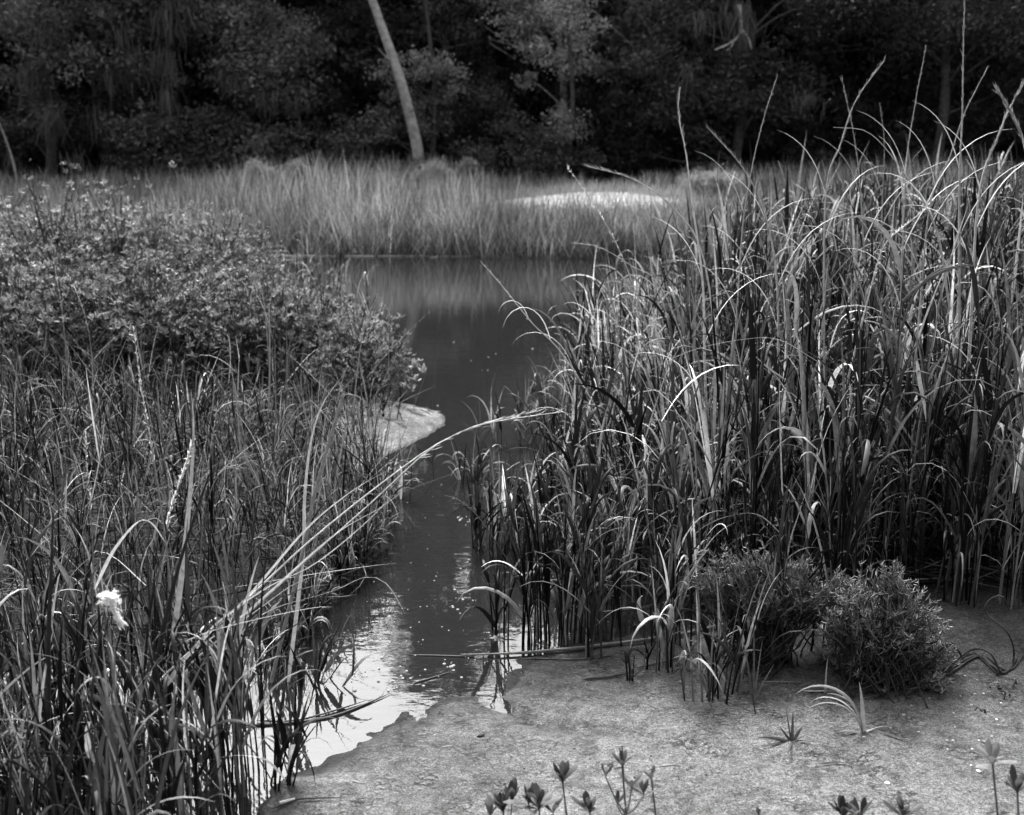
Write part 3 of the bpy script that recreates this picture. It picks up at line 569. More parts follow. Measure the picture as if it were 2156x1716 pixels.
# twig reaching over the water
mb, lf = MB(), MB(); q = spline([P(800,800,6.2), P(840,815,6.1), P(870,805,6.1), P(890,780,6.1)], 10); tubes(mb, q[None], np.linspace(.005, .002, 10)[None], .12, 5)
rosettes(lf, np.vstack([q[[5, 7, 9, 9]], P(875,770,6.1)[None], P(868,820,6.1)[None]]), None, .04, .28, 8); o = empty('leafy_twig', q[0], 'leafy twig with pale leaves reaching over the water above the spit', 'twig')
mb.build('stem', M_stem, o, True, q[0]); lf.build('foliage', M_leaf, o, False, q[0])
p = onground(scatter([(0,850),(800,860),(780,640),(0,640)], 280)); n = len(p)
stuff('thin_stalks', cordgrass(p, rng.uniform(.5, .95, n), rng.random(n) * 6.28, np.abs(rng.normal(size=n)) * .12, tonef=1.2, leafw=(.004, .007), nl=(1, 3), ll=(.2, .4), sr=.0026, dead=.4), 'thin upright grass stalks growing through the left shrubs')

# ------------------------------------------------------------------ single stalks
def stalk(label, pts, D, r=.003, tone=.25, seed=None, seedtone=.6, wide=0, leaf=(), name='grass_stalk', cat='grass stalk', group=None, sp_n=70, spl=.012, tip=.25, K=26):
    sw = .13 if spl > .0135 else .42; seedtone = min(seedtone, .32) if spl > .0135 else seedtone; sp_n = sp_n * 2 if spl > .0135 else sp_n
    if group and group.startswith('tall flow'): r *= 1.25; tone *= 1.25
    D = np.broadcast_to(D, (len(pts),)) if np.ndim(D) else np.full(len(pts), float(D))
    q = spline([P(a, b, d) for (a, b), d in zip(pts, D)], K)          # from the foot to the tip
    o = empty(name, q[0], label, cat, group); mb = MB()
    if wide:
        d = nrm(np.gradient(q, axis=0))[None]; ph = np.full((1, K), math.pi / 2 + .3); t = np.linspace(0, 1, K)[None]
        tw = np.full((1, K), .3)
        strip(mb, q[None], d, ph, wide * np.clip(.5 + t * 3, 0, 1) * (1 - .97 * t ** 3), np.array([tone]), tw, .25)
        mb.build('blade', M_grass, o, False, q[0])
    else:
        tubes(mb, q[None], np.linspace(r, r * tip, K)[None], tone, 6); mb.build('stem', M_stem, o, True, q[0])
    if seed:
        sm = MB(); m = sp_n; t = rng.uniform(seed, 1, m); b = np.array([np.interp(t, np.linspace(0, 1, K), q[:, j]) for j in range(3)]).T
        ax = nrm(q[-1] - q[int(K * seed)]); az0 = math.atan2(ax[1], ax[0]); el0 = math.asin(ax[2])
        blades(sm, b, az0 + rng.normal(size=m) * sw / max(.3, math.cos(el0)), el0 + rng.normal(size=m) * sw, rng.uniform(.6, 1.3, m) * spl, spl * (.13 if spl > .0135 else .3), rng.normal(size=m) * sw, seedtone * rng.uniform(.6, 1.2, m), S=2, fold=.3, blunt=2, base=.6)
        sm.build('seed_head', M_pale, o, False, q[0])
    if leaf:
        lm = MB()
        for (t, side, L, W, dr) in leaf:
            b = np.array([np.interp(t, np.linspace(0, 1, K), q[:, j]) for j in range(3)])
            blades(lm, b, (0 if side > 0 else math.pi) + rng.normal() * .3, R(72), L, W, dr, tone * rng.uniform(.8, 1.3), S=9)
        lm.build('leaf', M_grass, o, False, q[0])
    return o
TG = 'tall flowering stalks above the right stand'
LF = [(.3, -1, .4, .01, 1.6), (.45, 1, .4, .009, 1.3), (.6, -1, .3, .008, 1.0)]
stalk('white-tipped sheathed stalk, leftmost of the tall ones above the right stand', [(1500,1150),(1485,800),(1480,600),(1458,430),(1444,320),(1428,240),(1432,183)], 3.9, .0055, .55, .72, .5, leaf=LF, group=TG, sp_n=50, spl=.03)
stalk('thin tall stalk leaning right, second from the left in the right stand', [(1540,900),(1560,520),(1580,370),(1608,250),(1635,165)], 4.0, .0035, .3, .62, .3, leaf=LF, group=TG, spl=.02)
stalk('tall stalk bent to the left below the thin right-leaning one', [(1640,900),(1636,600),(1610,450),(1565,355),(1493,272)], 3.8, .0042, .35, .6, .45, leaf=LF, group=TG, spl=.024)
stalk('short tall-stand stalk ending against the black woods, right of the middle', [(1830,800),(1815,450),(1800,300),(1773,168)], 4.1, .003, .25, .6, .3, leaf=LF, group=TG, spl=.02)
stalk('tall stalk leaning far right across its neighbour', [(1735,850),(1738,420),(1768,310),(1800,215),(1862,128)], 3.9, .0038, .32, .6, .35, leaf=LF, group=TG, spl=.022)
stalk('straight tall stalk with dark tip, left of the tallest one', [(1890,900),(1905,400),(1925,230),(1938,160),(1950,95)], 3.9, .0035, .28, .6, .3, leaf=LF, group=TG, spl=.02)
stalk('tallest stalk of all, reaching the top of the picture', [(2020,900),(2020,420),(2026,250),(2028,120),(2031,5)], 3.7, .0045, .3, .55, .3, leaf=LF, group=TG, spl=.025)
stalk('tall stalk leaning right just right of the tallest one', [(1930,800),(1955,450),(2000,330),(2030,240),(2078,145)], 3.9, .0034, .25, .6, .28, leaf=LF, group=TG, spl=.02)
stalk('curved stalk crossing low from right to left in the right stand', [(2000,650),(1970,480),(1900,360),(1830,280),(1755,268)], 3.8, .0032, .32, None, leaf=LF, group=TG)
stalk('stalk rising towards the top right corner', [(2040,760),(2060,420),(2100,290),(2130,220),(2160,170)], 3.7, .0045, .4, .6, .4, leaf=LF, group=TG, spl=.03)
stalk('arched stalk leaning over from the right edge', [(2180,420),(2150,280),(2120,225),(2100,190)], 3.6, .004, .4, .5, .5, group=TG, spl=.03)
stalk('short upright dark stalk between the two crossing ones', [(1850,700),(1858,420),(1862,300),(1852,220)], 4.3, .003, .2, .6, .2, leaf=LF, group=TG, spl=.02)
stalk('stalk with drooping grey seed spike near the right stand top', [(1780,820),(1830,620),(1860,520),(1900,480),(1950,440)], 3.6, .003, .4, .5, .75, group=TG, sp_n=110)
stalk('knobby seed stalk leaning left over the far bank', [(1400,900),(1370,720),(1310,540),(1250,430),(1195,352)], 4.2, .003, .4, .62, .7, group=TG, spl=.013)
stalk('long bent stalk reaching left below the knobby seed stalk', [(1520,800),(1480,540),(1420,440),(1340,380),(1235,350)], 3.9, .0036, .45, .6, .45, group=TG, spl=.024)
stalk('brown bent stalk with hanging tip over the creek', [(1330,1000),(1250,850),(1180,740),(1120,680),(1060,605),(1010,548)], 4.2, .0035, .45, .7, .5, leaf=[(.45, -1, .35, .006, 2.4), (.6, -1, .35, .006, 2.6), (.72, -1, .2, .005, 2.8)], group=TG)
stalk('grass stalk arching left over the dark far bank', [(1500,900),(1400,620),(1330,560),(1260,520),(1205,512)], 4.3, .003, .38, .6, .4, group=TG)
LG = 'seed stalks on the left bank'
stalk('stalk with bright white seed head, tallest of the lower left', [(380,1500),(355,1200),(335,1040),(312,900),(298,820),(280,690)], 2.75, .0036, .26, .66, .85, group=LG, sp_n=150, spl=.011)
stalk('stalk with thick fluffy white seed head leaning right', [(290,1500),(330,1230),(358,1080),(385,1000),(408,922)], 2.6, .003, .15, .66, .85, group=LG, sp_n=170, spl=.013)
stalk('stalk with slim pale seed head near the left edge', [(190,1500),(196,1200),(190,1060),(183,980),(180,905)], 2.75, .0025, .2, .72, .7, group=LG, sp_n=60)
stalk('dark slim seed stalk standing right of the fluffy one', [(400,1500),(420,1200),(430,1050),(445,940),(458,850)], 2.75, .0025, .2, .6, .35, group=LG, sp_n=50)
stalk('blurred seed stalk above the shrubs at far left', [(150,900),(140,760),(130,650),(120,590),(110,530)], 5.2, .003, .3, .6, .6, group=LG)
stalk('blurred leaning seed stalk beside the far left one', [(200,900),(190,720),(165,625),(140,575)], 5.2, .003, .3, .6, .6, group=LG)
stalk('slim seed stalk standing against the open creek', [(818,800),(819,660),(821,560),(824,457)], 5.4, .0028, .3, .72, .65, group=LG, sp_n=60)
stalk('bare stalk bending left above the shrubs', [(570,900),(562,700),(545,580),(520,500),(498,440)], 5.6, .0035, .35, None, group=LG)
stalk('bare straight stalk against the far bank left of the creek', [(604,900),(604,700),(603,560),(604,440)], 5.6, .003, .3, None, group=LG)
stalk('bare pale stalk standing before the small overhanging shrub', [(735,1000),(745,850),(765,700),(795,618)], 4.8, .004, .45, None, group=LG)
stalk('pale straight cut stalk in the left sedge', [(560,1000),(566,850),(568,740),(566,640)], 4.7, .004, .4, None, group=LG, tip=.8)
stalk('broad cut stalk with paler lower half beside the arching reed', [(560,1480),(640,1150),(660,1050),(690,940),(724,828)], 2.9, .0065, .3, None, group=LG, tip=.75)
stalk('long narrow blade curving left of the cut stalk', [(600,1500),(638,1180),(642,1050),(655,930),(680,850),(722,790)], 2.9, wide=.013, tone=.3, name='grass_stalk', cat='grass stalk')
stalk('tall flat blade rising straight in the lower left reeds', [(330,1560),(375,1280),(400,1050),(408,900),(402,820)], 2.6, wide=.017, tone=.25, name='grass_stalk', cat='grass stalk')
stalk('near-black broad stalk leaning right in the lower left reeds', [(310,1500),(345,1320),(380,1180),(440,1000)], 2.4, .0085, .04, None, group=LG)
stalk('dark upright stalk near the left edge of the lower reeds', [(100,1560),(102,1350),(108,1200),(112,1080)], 2.3, .008, .04, None, group=LG)
# the long reed arching over the creek
AG = 'long arching reeds over the creek'
stalk('long pale reed arching from lower left over the creek, its tip forked', [(250,1560),(330,1440),(470,1310),(640,1150),(800,1020),(920,935),(1010,895),(1090,880),(1185,867)], [2.5,2.5,2.55,2.6,2.65,2.7,2.72,2.75,2.8], .0034, .6, .7, .4, group=AG, spl=.03, sp_n=14, name='reed', cat='reed')
stalk('second pale reed close under the long forked one', [(260,1565),(345,1450),(480,1330),(650,1175),(780,1060),(900,950),(980,905),(1040,885),(1130,866)], [2.5,2.5,2.53,2.57,2.62,2.66,2.68,2.7,2.72], .003, .55, .75, .35, group=AG, spl=.03, sp_n=10, name='reed', cat='reed')
stalk('short-tipped reed blade ending above the creek in the arching bundle', [(280,1560),(380,1400),(520,1290),(700,1130),(800,1070),(865,1020)], 2.5, wide=.011, tone=.45, name='reed', cat='reed')
stalk('broad blade along the lower side of the arching bundle', [(300,1520),(430,1340),(560,1240),(660,1190),(760,1110),(830,1040)], 2.45, wide=.011, tone=.42, name='reed', cat='reed')
stalk('upper blade of the arching bundle ending below the sandy spit', [(380,1400),(520,1260),(640,1120),(720,1050),(780,1010),(830,985)], 2.6, wide=.012, tone=.4, name='reed', cat='reed')
stalk('thin blade drooping to the right above the bright water', [(350,1440),(460,1380),(560,1290),(700,1245),(770,1215),(815,1230),(852,1290)], 2.5, wide=.008, tone=.4, name='reed', cat='reed')
stalk('nearly level blade over the water shore at left', [(420,1350),(520,1300),(620,1230),(700,1205),(800,1188)], 2.55, wide=.007, tone=.4, name='reed', cat='reed')
stalk('long flat blade bending right below the arching bundle', [(390,1350),(460,1325),(560,1300),(660,1280),(700,1278)], 2.35, wide=.015, tone=.5, name='reed', cat='reed')
stalk('curled bright blade arching over at mid left', [(200,1240),(240,1160),(290,1100),(320,1102),(350,1145)], 2.4, wide=.01, tone=.5, name='reed', cat='reed')
stalk('short bright hook-shaped blade at bottom left', [(205,1610),(187,1580),(185,1530),(189,1520),(160,1522)], 2.0, wide=.012, tone=.5, name='reed', cat='reed')
stalk('thin bright blade arched over the bottom of the bright water', [(600,1640),(560,1600),(500,1590),(440,1600)], 2.2, wide=.007, tone=.6, name='reed', cat='reed')
RG = 'bright blades in the right stand'
for lab, pts, D_, w_ in [
 ('broad bright blade standing upright low in front of the right bush gap', [(1738,1520),(1740,1430),(1743,1385)], 2.75, .013),
 ('long bright blade hanging behind the low bush', [(1655,1180),(1650,1080),(1643,900),(1640,790)], 3.2, .009),
 ('bright blade folded sharply down right of centre in the stand', [(1930,760),(1935,800),(1945,850),(1950,890)], 3.4, .017),
 ('pale blade pointing left in the middle of the stand', [(1655,800),(1620,775),(1590,750),(1570,740)], 3.4, .013),
 ('long thin blade arching left over the mid stand', [(1720,760),(1640,715),(1560,715),(1450,740),(1350,790)], 3.3, .007),
 ('bright bent blade arching left above the low bush', [(1660,1140),(1600,1085),(1540,1085),(1480,1110),(1430,1160)], 3.3, .009),
 ('curved bright blade lower right of the stand', [(2040,1200),(2050,1100),(2075,1070),(2110,1085)], 3.3, .011),
 ('bright drooping blade at the right edge', [(2110,1200),(2150,1140),(2190,1120)], 3.2, .01)]:
    stalk(lab, pts, D_, wide=w_ * .85, tone=.33, name='grass_stalk', cat='grass stalk', group=RG)

# ------------------------------------------------------------------ succulent bushes on the mud
def saltwort(cx, cy, D, rx, rz, label, n, ry=.16, name='saltwort_bush', tone=.3, tall=(), legs=True, foot=None, lobes=()):
    c = P(cx, cy, D); fx = foot if foot is not None else c[0]; z0 = hz(fx, D); org = np.array([fx, D, z0])
    o = empty(name, org, label, 'bush'); st, lf = MB(), MB()
    u = nrm(rng.normal(size=(n, 3))) * (rng.random((n, 1)) ** .4); u2 = nrm(rng.normal(size=(max(4, n // 45), 3))) * .85; k = rng.integers(0, len(u2), n)
    u = np.where(rng.random((n, 1)) < .55, u2[k] + rng.normal(size=(n, 3)) * .2, u); u[:, 2] = np.where(u[:, 2] < -.3, u[:, 2] * .9, u[:, 2]); tips = c + u * np.array([rx, ry, rz])
    if lobes:
        pr = np.array([l[2] ** 2 for l in lobes], float); k = rng.choice(len(lobes), n, p=pr / pr.sum()); lc = np.array([P(a, b, D + rng.normal() * .05) for a, b, _ in lobes]); lr = np.array([l[2] for l in lobes]) * D / FPX
        u = nrm(rng.normal(size=(n, 3))) * (rng.random((n, 1)) ** .4) * (1 + .38 * rng.normal(size=(n, 1))); tips = lc[k] + u * lr[k][:, None]; tips[:, 2] = np.maximum(tips[:, 2], z0 + .02)
    for (x, y) in tall:
        q = P(x, y, D); tips = np.vstack([tips, q[None] + rng.normal(size=(3, 3)) * .008, (q * .6 + c * .4)[None] + rng.normal(size=(5, 3)) * .015])
    n = len(tips)
    b = np.tile(org, (n, 1)) + rng.normal(size=(n, 3)) * [rx * .35, ry * .4, 0]; K = 7; t = np.linspace(0, 1, K)[None, :, None]
    mid = (b + tips) / 2 + rng.normal(size=(n, 3)) * [.04, .03, .02]; path = b[:, None] * (1 - t) ** 2 + 2 * mid[:, None] * t * (1 - t) + tips[:, None] * t ** 2
    path[:, 1:-1] += rng.normal(size=(n, K - 2, 3)) * .006
    tubes(st, path[:: 4], np.linspace(.0026, .001, K)[None], .03, 5)
    sp_ = path[:, -3:]; tubes(st, sp_, np.array([[.0013, .0011, .0008]]), .12, 4)
    per = 15; i = np.repeat(np.arange(n), per); m = len(i); tt = rng.random(m)[:, None]
    root = sp_[i, 0] * (1 - tt) + sp_[i, 2] * tt + np.array([0, 0, 0]); ax = nrm(sp_[i, 2] - sp_[i, 1]); d = nrm(nrm(rng.normal(size=(m, 3))) + ax * .6 + [0, 0, .35])
    L = rng.uniform(.009, .021, m)[:, None]; bend = nrm(rng.normal(size=(m, 3))) * .15 + [0, 0, .15]
    pp = np.stack([root, root + d * L * .5, root + (d + bend) * L], 1)
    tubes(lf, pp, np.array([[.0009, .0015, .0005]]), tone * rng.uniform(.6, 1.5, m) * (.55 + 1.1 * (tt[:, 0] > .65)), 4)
    st.build('stems', M_bark, o, True, org); lf.build('foliage', M_succ, o, True, org)
    return o
saltwort(1600, 1232, 2.98, .17, .05, 'low spreading saltwort bush, left of the rounded one, on bare dark stems', 650, tall=[(1530,1150),(1475,1195),(1570,1145),(1640,1165),(1500,1175),(1700,1180),(1745,1205),(1460,1240),(1605,1150)], tone=.14,
  lobes=[(1490,1225,34),(1545,1205,44),(1570,1240,40),(1630,1205,50),(1690,1225,48),(1740,1250,40),(1650,1250,50),(1520,1260,28),(1775,1225,26)])
saltwort(1860, 1330, 2.83, .16, .175, 'rounded saltwort bush with fine pale leaves on the mud at right', 1350, tall=[(1855,1190),(1885,1180),(1795,1215),(1975,1270),(1760,1240),(2000,1310),(2010,1400),(1735,1330),(1745,1450),(1925,1225),(1830,1480),(1960,1475)], tone=.15,
  lobes=[(1800,1265,50),(1860,1250,60),(1890,1310,80),(1805,1340,70),(1945,1335,50),(1770,1420,46),(1840,1410,75),(1930,1400,60),(1882,1215,28),(1975,1370,36),(1760,1300,40),(1780,1465,26),(1980,1440,24)])
saltwort(2105, 1480, 2.75, .07, .022, 'small dark saltwort clump on the mud at the right edge', 90, ry=.05, tone=.13)
saltwort(2075, 1545, 2.62, .03, .02, 'tiny dark saltwort sprig below the clump at the right edge', 24, ry=.03, tone=.12)
saltwort(1866, 1485, 2.78, .018, .016, 'single star-like saltwort sprig on a runner in front of the rounded bush', 14, ry=.015, tone=.35)
TWG = 'twisted bare stems right of the rounded bush'
for lab, pts in [('twisted stem looping highest right of the rounded bush', [(1980,1420),(2040,1370),(2085,1375),(2115,1430),(2135,1380),(2120,1330),(2075,1290),(2085,1262),(2110,1255),(2125,1285)]),
 ('wiry stem looping low right of the rounded bush', [(1960,1440),(2010,1400),(2060,1395),(2100,1410),(2090,1450),(2040,1480)]),
 ('wiry stem running out to the right edge', [(1990,1450),(2060,1430),(2120,1425),(2160,1400)]),
 ('short wiry stem coiled closest to the rounded bush', [(1960,1380),(2000,1360),(2025,1385),(2010,1430),(1975,1450)]),
 ('runner stem lying on the mud in front of the rounded bush', [(1960,1470),(1900,1490),(1866,1500),(1820,1530),(1790,1530)]),
 ('wiry stem bending back to the clump at the right edge', [(2140,1390),(2110,1440),(2070,1470),(2060,1490),(2090,1500)])]:
    mb = MB(); q = spline([P(a, b, 2.86 + .06 * math.sin(a * .05)) for a, b in pts], 40); q[:, 2] = np.maximum(q[:, 2], height(q[:, 0], q[:, 1]) + .004)
    if 'runner' in lab: q = spline([G(a, b, .035) for a, b in pts], 40)
    tubes(mb, q[None], np.linspace(.0038, .0018, 40)[None], .045, 6); tag(mb.build('wiry_stem', M_bark, None, True, q[0]), lab, 'stem', TWG)

# ------------------------------------------------------------------ sprigs at the bottom edge
def sprig(px, py, D, label, size=.05, n=8, tone=.075, foot=(0, 260), stemr=.0028, extra=(), spread=1.0):
    size *= 1.15; top = P(px, py, D); b = np.array([P(px + foot[0], py, D)[0], D - .03, 0]); b[2] = hz(b[0], b[1]); o = empty('leafy_sprig', b, label, 'plant', 'leafy sprigs at the bottom edge')
    st = MB(); q = spline([b, (b * .5 + top * .5) + np.array([.01, 0, 0]), top], 12); tubes(st, q[None], np.linspace(stemr, stemr * .7, 12)[None], .12, 6)
    heads = [(top, size, n + 2)]
    for (dx, dy, s2, n2) in extra:
        e = P(px + dx, py + dy, D + .01); k = q[7] if e[2] > q[7][2] else q[5]; qq = spline([k, (k + e) / 2 - [0, 0, .008], e], 7); tubes(st, qq[None], np.linspace(stemr * .7, stemr * .5, 7)[None], .12, 5); heads.append((e, s2 * 1.1, n2))
    for (c, s2, n2) in heads:
        az = np.arange(n2) / n2 * 6.28 * 1.6 + rng.random() * 3
        for j in range(n2):
            lf = MB(); el = R(rng.uniform(20, 86)); S = 9; t = np.linspace(0, 1, S + 1)[None]
            th = np.array([[el]]) - rng.uniform(.2, 1.1) * (t - .3) * spread; ph = np.full((1, S + 1), az[j]); d = np.stack([np.cos(th) * np.cos(ph), np.cos(th) * np.sin(ph), np.sin(th)], -1)
            L = s2 * rng.uniform(.75, 1.15); pos = c + np.concatenate([np.zeros((1, 1, 3)), np.cumsum(d[:, :-1], 1) * L / S], 1)
            strip(lf, pos, d, ph, L * .28 * np.sin(np.pi * np.clip(t * .95 + .03, 0, 1) ** 1.7) ** .8 + .001, np.array([tone * rng.uniform(.35, 1.7)]), np.zeros((1, 1)), .22)
            lf.build('leaf', M_leaf, o, True, b)
    st.build('stem', M_stem, o, True, b)
sprig(1060, 1712, 1.95, 'leafy sprig, leftmost at the bottom edge', .045, 8, extra=[(-28,12,.04,5),(18,-22,.045,6)])
sprig(1135, 1705, 1.9, 'leafy sprig with broad dark and pale leaves, second from the left', .05, 8, extra=[(-22,-8,.045,6),(30,8,.04,5)])
sprig(1185, 1650, 2.0, 'leafy sprig standing higher between the left pair and the small one', .04, 7)
sprig(1242, 1712, 1.95, 'small leafy sprig directly left of the tall branching one', .04, 8)
sprig(1310, 1615, 1.95, 'tall branching sprig with dark leaf tips at bottom centre right', .035, 5, tone=.07, extra=[(-35,20,.03,4),(20,45,.035,5),(45,60,.035,4),(-10,80,.03,4),(0,-45,.03,1)])
sprig(1372, 1640, 2.0, 'thin curled sprig right of the tall branching one', .025, 4)
sprig(1775, 1722, 1.95, 'dark-leaved sprig peeping over the bottom edge, left of its neighbour', .04, 6, tone=.05)
sprig(1812, 1722, 1.95, 'dark-leaved sprig peeping over the bottom edge, right of its neighbour', .04, 6, tone=.06)
sprig(1900, 1722, 1.95, 'low sprig at the bottom edge below the white shell', .045, 7)
sprig(2090, 1610, 1.85, 'sprig with large upright pale leaves near the right edge', .05, 7, tone=.12, foot=(25, 0))
sprig(2142, 1670, 1.85, 'small dark sprig at the right edge beside the large pale one', .04, 6, tone=.06)
sprig(1598, 1722, 2.1, 'tiny sprig tip at the bottom edge between the branching and dark sprigs', .02, 4)

# ------------------------------------------------------------------ small plants and litter on the mud
def litter_blade(label, pts, wd, tone, name='straw', cat='straw', lift=.006, tube=0, group='litter on the mud', K=22):
    q = np.array([G(a, b) for a, b in pts]); q = spline(q, K); q[:, 2] = np.maximum(height(q[:, 0], q[:, 1]), .0) + lift
    mb = MB()
    if tube: tubes(mb, q[None], np.interp(np.linspace(0, 1, K), [0, .1, .8, 1], [.3, 1, .8, .2])[None] * wd, tone, 7); m = M_deb
    else:
        d = nrm(np.gradient(q, axis=0))[None]; ph = np.arctan2(d[..., 1], d[..., 0]); t = np.linspace(0, 1, K)[None]
        strip(mb, q[None], d, ph, wd * np.clip(.4 + t * 4, 0, 1) * (1 - .9 * t ** 3), np.array([tone]), np.full((1, K), .2), .15); m = M_grass
    return tag(mb.build(name, m, None, bool(tube), q[0]), label, cat, group)
litter_blade('long pale reed stem lying across the water edge', [(1640,1322),(1500,1340),(1380,1355),(1250,1368),(1120,1378),(1040,1382),(970,1383)], .0062, .17, 'fallen_reed', 'reed', .008, 1)
litter_blade('flattened dark sheath beside the lying reed stem', [(1300,1385),(1220,1392),(1150,1390),(1080,1388)], .012, .08, lift=.004)
litter_blade('thin dark reed lying half under water left of the long pale one', [(1000,1384),(930,1382),(860,1380)], .003, .06, tube=1, lift=.002)
litter_blade('bundle of dark reeds floating across the bright water, lower one', [(500,1530),(600,1525),(700,1510),(780,1480),(825,1460)], .0035, .06, tube=1, lift=.003)
litter_blade('dark reed floating across the bright water, upper one', [(540,1520),(620,1520),(700,1500),(770,1478)], .003, .05, tube=1, lift=.004)
litter_blade('slanted broken reed leaning out of the right grass into the water', [(1500,1280),(1420,1300),(1340,1312),(1240,1322)], .006, .1, tube=1, lift=.05)
litter_blade('short dark reed afloat in mid water', [(870,1440),(920,1425),(950,1415)], .0025, .06, tube=1, lift=.002)
litter_blade('dark twig on the mud left of the spiky tussocks', [(1228,1443),(1280,1440),(1325,1430)], .0035, .05, 'twig', 'twig', .005, 1)
litter_blade('thin twig lying behind the dark one on the mud', [(1340,1420),(1400,1408),(1440,1400)], .0028, .06, 'twig', 'twig', .005, 1)
litter_blade('dark leaf curl on the pale mud at lower right', [(1722,1640),(1755,1632),(1785,1640),(1792,1652)], .006, .04)
litter_blade('pale flat straws on the mud under the rounded bush', [(1688,1488),(1720,1490),(1752,1492)], .006, .25)
litter_blade('blade lying flat right of the drooping grass plant', [(1850,1580),(1890,1592),(1930,1604)], .005, .09)
litter_blade('faint straw line on the left part of the lower right mud', [(1600,1462),(1650,1466),(1690,1470)], .003, .2)
litter_blade('short straw beside the dark splayed plant', [(1740,1570),(1765,1568),(1790,1566)], .004, .07)
litter_blade('thin straw at bottom left on the mud edge', [(570,1712),(640,1702),(720,1704)], .0025, .06, tube=1)
for k in range(26):
    x, y = (rng.uniform(1150, 2150), rng.uniform(1430, 1640)) if k % 3 else (rng.uniform(700, 1400), rng.uniform(1580, 1710))
    a = rng.normal() * .5; L = rng.uniform(12, 45)
    litter_blade('short dark bit of broken straw lying on the open mud', [(x, y), (x + L / 2, y + math.sin(a) * L * .2 + rng.normal()), (x + L, y + math.sin(a) * L * .4)], rng.uniform(.002, .005), rng.choice([.03, .05, .2]), name='straw_bit', lift=.003, group='broken straw bits on the mud', K=8)
for k in range(12):
    x, y = rng.uniform(800, 915), rng.uniform(868, 915); L = rng.uniform(8, 26)
    litter_blade('dark bit of straw stranded on the pale sandy spit', [(x, y), (x + L / 2, y + rng.normal()), (x + L, y + rng.normal() * 2)], rng.uniform(.006, .014), .03, name='straw_bit', lift=.005, group='straw bits on the sandy spit', K=8)
tussock(800, 905, .18, 12, .07, 'low sparse tuft growing on the left half of the sandy spit', lean=(.1, .5), leafw=(.004, .007), ll=(.1, .2))
# small grass plants
def plantlet(px, py, specs, label, tone=.15, name='grass_plant', W=.009):
    g = G(px, py); z = hz(g[0], g[1]); org = np.array([g[0], g[1], z - .004]); o = empty(name, org, label, 'grass plant', 'small grass plants on the mud')
    for (az, el, L, dr) in specs:
        mb = MB(); blades(mb, org[None], R(az), R(el), L, W * rng.uniform(.8, 1.2), R(dr), tone * rng.uniform(.7, 1.3), S=12, pw=1.5, twist=rng.normal() * .4); mb.build('blade', M_grass, o, False, org)
plantlet(1815, 1575, [(178,80,.26,125),(170,84,.16,95),(185,70,.2,110),(95,80,.13,30),(160,75,.2,140),(10,30,.08,60),(-5,20,.06,50),(190,25,.07,40)], 'small grass plant with blades drooping left onto the mud', .26, W=.012)
plantlet(1665, 1592, [(185,15,.12,20),(190,25,.1,30),(200,10,.09,10),(120,75,.1,10),(80,80,.08,5),(-20,20,.06,10),(10,30,.06,20),(250,20,.1,20),(150,50,.05,10),(30,50,.05,10)], 'withered dark grass plant splayed flat on the mud', .07)
plantlet(1585, 1500, [(120,76,.2,15),(60,76,.17,10),(40,50,.12,10),(100,85,.24,5),(200,10,.05,10),(-10,10,.05,10)], 'slim grass plant with forked blades rooted by a dark root', .16, W=.006)
plantlet(1590, 1530, [(200,5,.08,5),(240,5,.1,5),(0,8,.05,5),(100,60,.06,10)], 'dark dead root stub below the slim forked plant', .04, W=.005)
plantlet(1500, 1478, [(100,80,.2,8),(60,82,.24,8),(140,75,.16,10),(85,88,.1,2)], 'stiff short-bladed grass plant between the spiky tussocks', .14)
# white scraps, shells, crumbs
def pebble(px, py, s, tone, label, name, cat, group=None, flat=.5):
    g = G(px, py); z = hz(g[0], g[1]); mb = MB(); nu, nv = 9, 6
    a, b = np.meshgrid(np.arange(nu) / nu * 6.283, np.linspace(.02, np.pi - .02, nv)); r = 1 + .18 * rng.normal(size=a.shape)
    v = np.stack([np.sin(b) * np.cos(a) * r, np.sin(b) * np.sin(a) * r * .75, np.cos(b) * flat * r], -1) * s; an = rng.random() * 6
    v[..., 0], v[..., 1] = v[..., 0] * math.cos(an) - v[..., 1] * math.sin(an), v[..., 0] * math.sin(an) + v[..., 1] * math.cos(an)
    i = (np.arange(nv - 1)[:, None] * nu + np.arange(nu)[None]); i2 = (np.arange(nv - 1)[:, None] * nu + (np.arange(nu)[None] + 1) % nu)
    f = np.stack([i, i2, i2 + nu, i + nu], -1).reshape(-1, 4); org = np.array([g[0], g[1], max(z, 0) + s * flat * .35]); mb.add(v.reshape(-1, 3) + org, f, tone)
    return tag(mb.build(name, M_deb, None, True, org), label, cat, group)
pebble(1865, 1690, .008, .8, 'white shell near the bottom edge right of centre', 'shell', 'shell')
pebble(2056, 1666, .006, .7, 'white shell chip left of the large pale sprig stem', 'shell', 'shell')
pebble(1433, 1452, .009, .22, 'smooth grey pebble on the mud left of the spiky tussocks', 'pebble', 'pebble')
pebble(1012, 1560, .009, .03, 'dark crumpled lump on the pale mud at centre', 'mud_crumb', 'clump')
pebble(1335, 1660, .004, .03, 'small black crumb near the tall branching sprig', 'mud_crumb', 'clump')
for k in range(46):
    px, py = rng.normal(2010, 90), rng.normal(1560, 45)
    pebble(px, py, rng.uniform(.0018, .0045), rng.uniform(.3, .6), 'tiny pale shell bit scattered on the mud at right', 'shell_bit', 'shell', 'pale shell bits on the right mud')
for k in range(40):
    px, py = rng.uniform(1000, 2100), rng.uniform(1500, 1710)
    pebble(px, py, rng.uniform(.0015, .0035), rng.uniform(.02, .05), 'tiny dark crumb lying on the open mud', 'mud_crumb', 'clump', 'dark crumbs on the open mud')
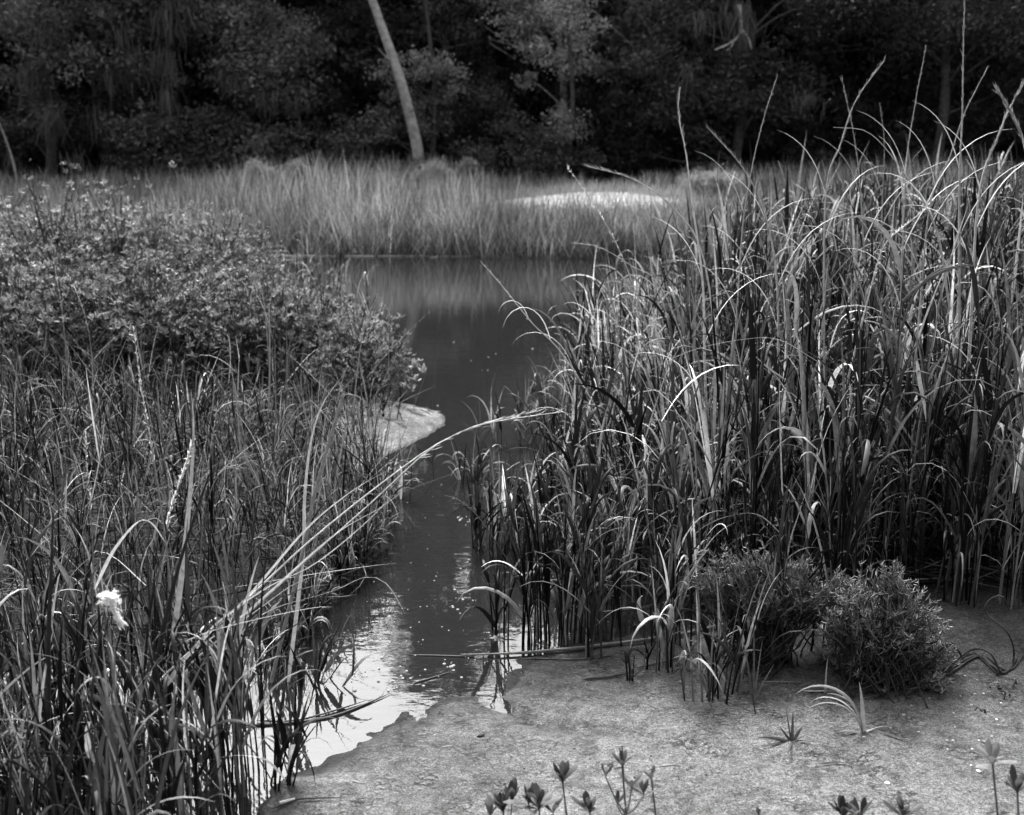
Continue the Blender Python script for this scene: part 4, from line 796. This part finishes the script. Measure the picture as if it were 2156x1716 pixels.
# white scrap
mb = MB(); a = G(590, 1706) + [0, 0, .02]; b = G(622, 1700) + [0, 0, .022]; tubes(mb, np.linspace(a, b, 4)[None], np.full((1, 4), .0035), .85, 8)
tag(mb.build('paper_scrap', M_pale, None, True, a), 'small white rolled scrap lying on the mud edge at bottom left', 'scrap')
# white tuft caught on the reeds
c0 = P(230, 1262, 2.0); o = empty('white_tuft', c0, 'bright white fluffy tuft caught on a reed at lower left', 'tuft'); mb = MB(); n = 260
blades(mb, c0 + rng.normal(size=(n, 3)) * [.008, .006, .007], rng.random(n) * 6.28, rng.uniform(-1.2, 1.3, n), rng.uniform(.006, .015, n), .0028, 1., .8, S=3)
mb.build('fluff', M_pale, o, False, c0); mb = MB(); n = 130; t = rng.random((n, 1)); c1, c2 = P(235, 1275, 2.0), P(256, 1318, 2.0)
blades(mb, c1 * (1 - t) + c2 * t + rng.normal(size=(n, 3)) * .003, rng.normal(size=n) * .5, rng.uniform(-1.2, -.4, n), rng.uniform(.008, .014, n), .003, .3, .75, S=3); mb.build('tail', M_pale, o, False, c0)
stalk('dark reed stem carrying the white tuft', [(190,1500),(200,1400),(212,1330),(222,1285)], 2.0, .003, .06, None, group=LG)

# foam bubbles and floating bits on the water
mb = MB()
fl = [(rng.normal(820, 60), rng.normal(1425, 16), .004) for _ in range(26)] + [(rng.normal(950, 10), rng.normal(1410, 10), .005) for _ in range(6)] + \
     [(rng.normal(960, 8), rng.normal(1262, 30), .004) for _ in range(8)] + [(rng.normal(975, 12), rng.normal(1092, 4), .004) for _ in range(12)] + \
     [(rng.uniform(850, 1080), rng.uniform(880, 1400), .0025) for _ in range(60)] + [(rng.uniform(1020, 1060), rng.uniform(1330, 1350), .005) for _ in range(14)] + \
     [(rng.uniform(800, 1150), rng.uniform(700, 880), .006) for _ in range(14)] + [(rng.uniform(620, 1000), rng.uniform(1220, 1400), .0025) for _ in range(30)] + [(rng.uniform(880, 1000), 700 + 240 * rng.random(), .005) for _ in range(6)]
q = np.arange(7) / 7 * 6.283
for x, y, s in fl:
    g = G(x, y, .002); s *= rng.uniform(.5, 1.4); k = np.arange(7)
    ring = g + np.column_stack([np.cos(q) * s, np.sin(q) * s, np.zeros(7)]); up = g + np.column_stack([np.cos(q) * s * .6, np.sin(q) * s * .6, np.full(7, s * .35)]); up2 = g + np.column_stack([np.cos(q) * .0001, np.sin(q) * .0001, np.full(7, s * .45)])
    mb.add(np.vstack([ring, up, up2]), np.vstack([np.column_stack([k, (k + 1) % 7, 7 + (k + 1) % 7, 7 + k]), np.column_stack([7 + k, 7 + (k + 1) % 7, 14 + (k + 1) % 7, 14 + k])]), .33)
tag(mb.build('foam', M_pale, None, True), 'scattered foam bubbles and pale flecks floating on the creek', 'foam', kind='stuff')
mb = MB()
for k in range(26):
    x = rng.uniform(560, 960); g = G(x, 539 + rng.normal() * 1.2, .01); L = rng.uniform(.05, .4); tubes(mb, np.linspace(g, g + [L, rng.normal() * .03, 0], 4)[None], np.full((1, 4), .008), .35, 5)
tag(mb.build('drift_straw', M_deb, None, True), 'pale line of drift straw along the foot of the far bank', 'drift straw', kind='stuff')
# low creeping leaves where the left bank meets the reeds
scene.cycles.max_bounces = 6; scene.cycles.transparent_max_bounces = 8
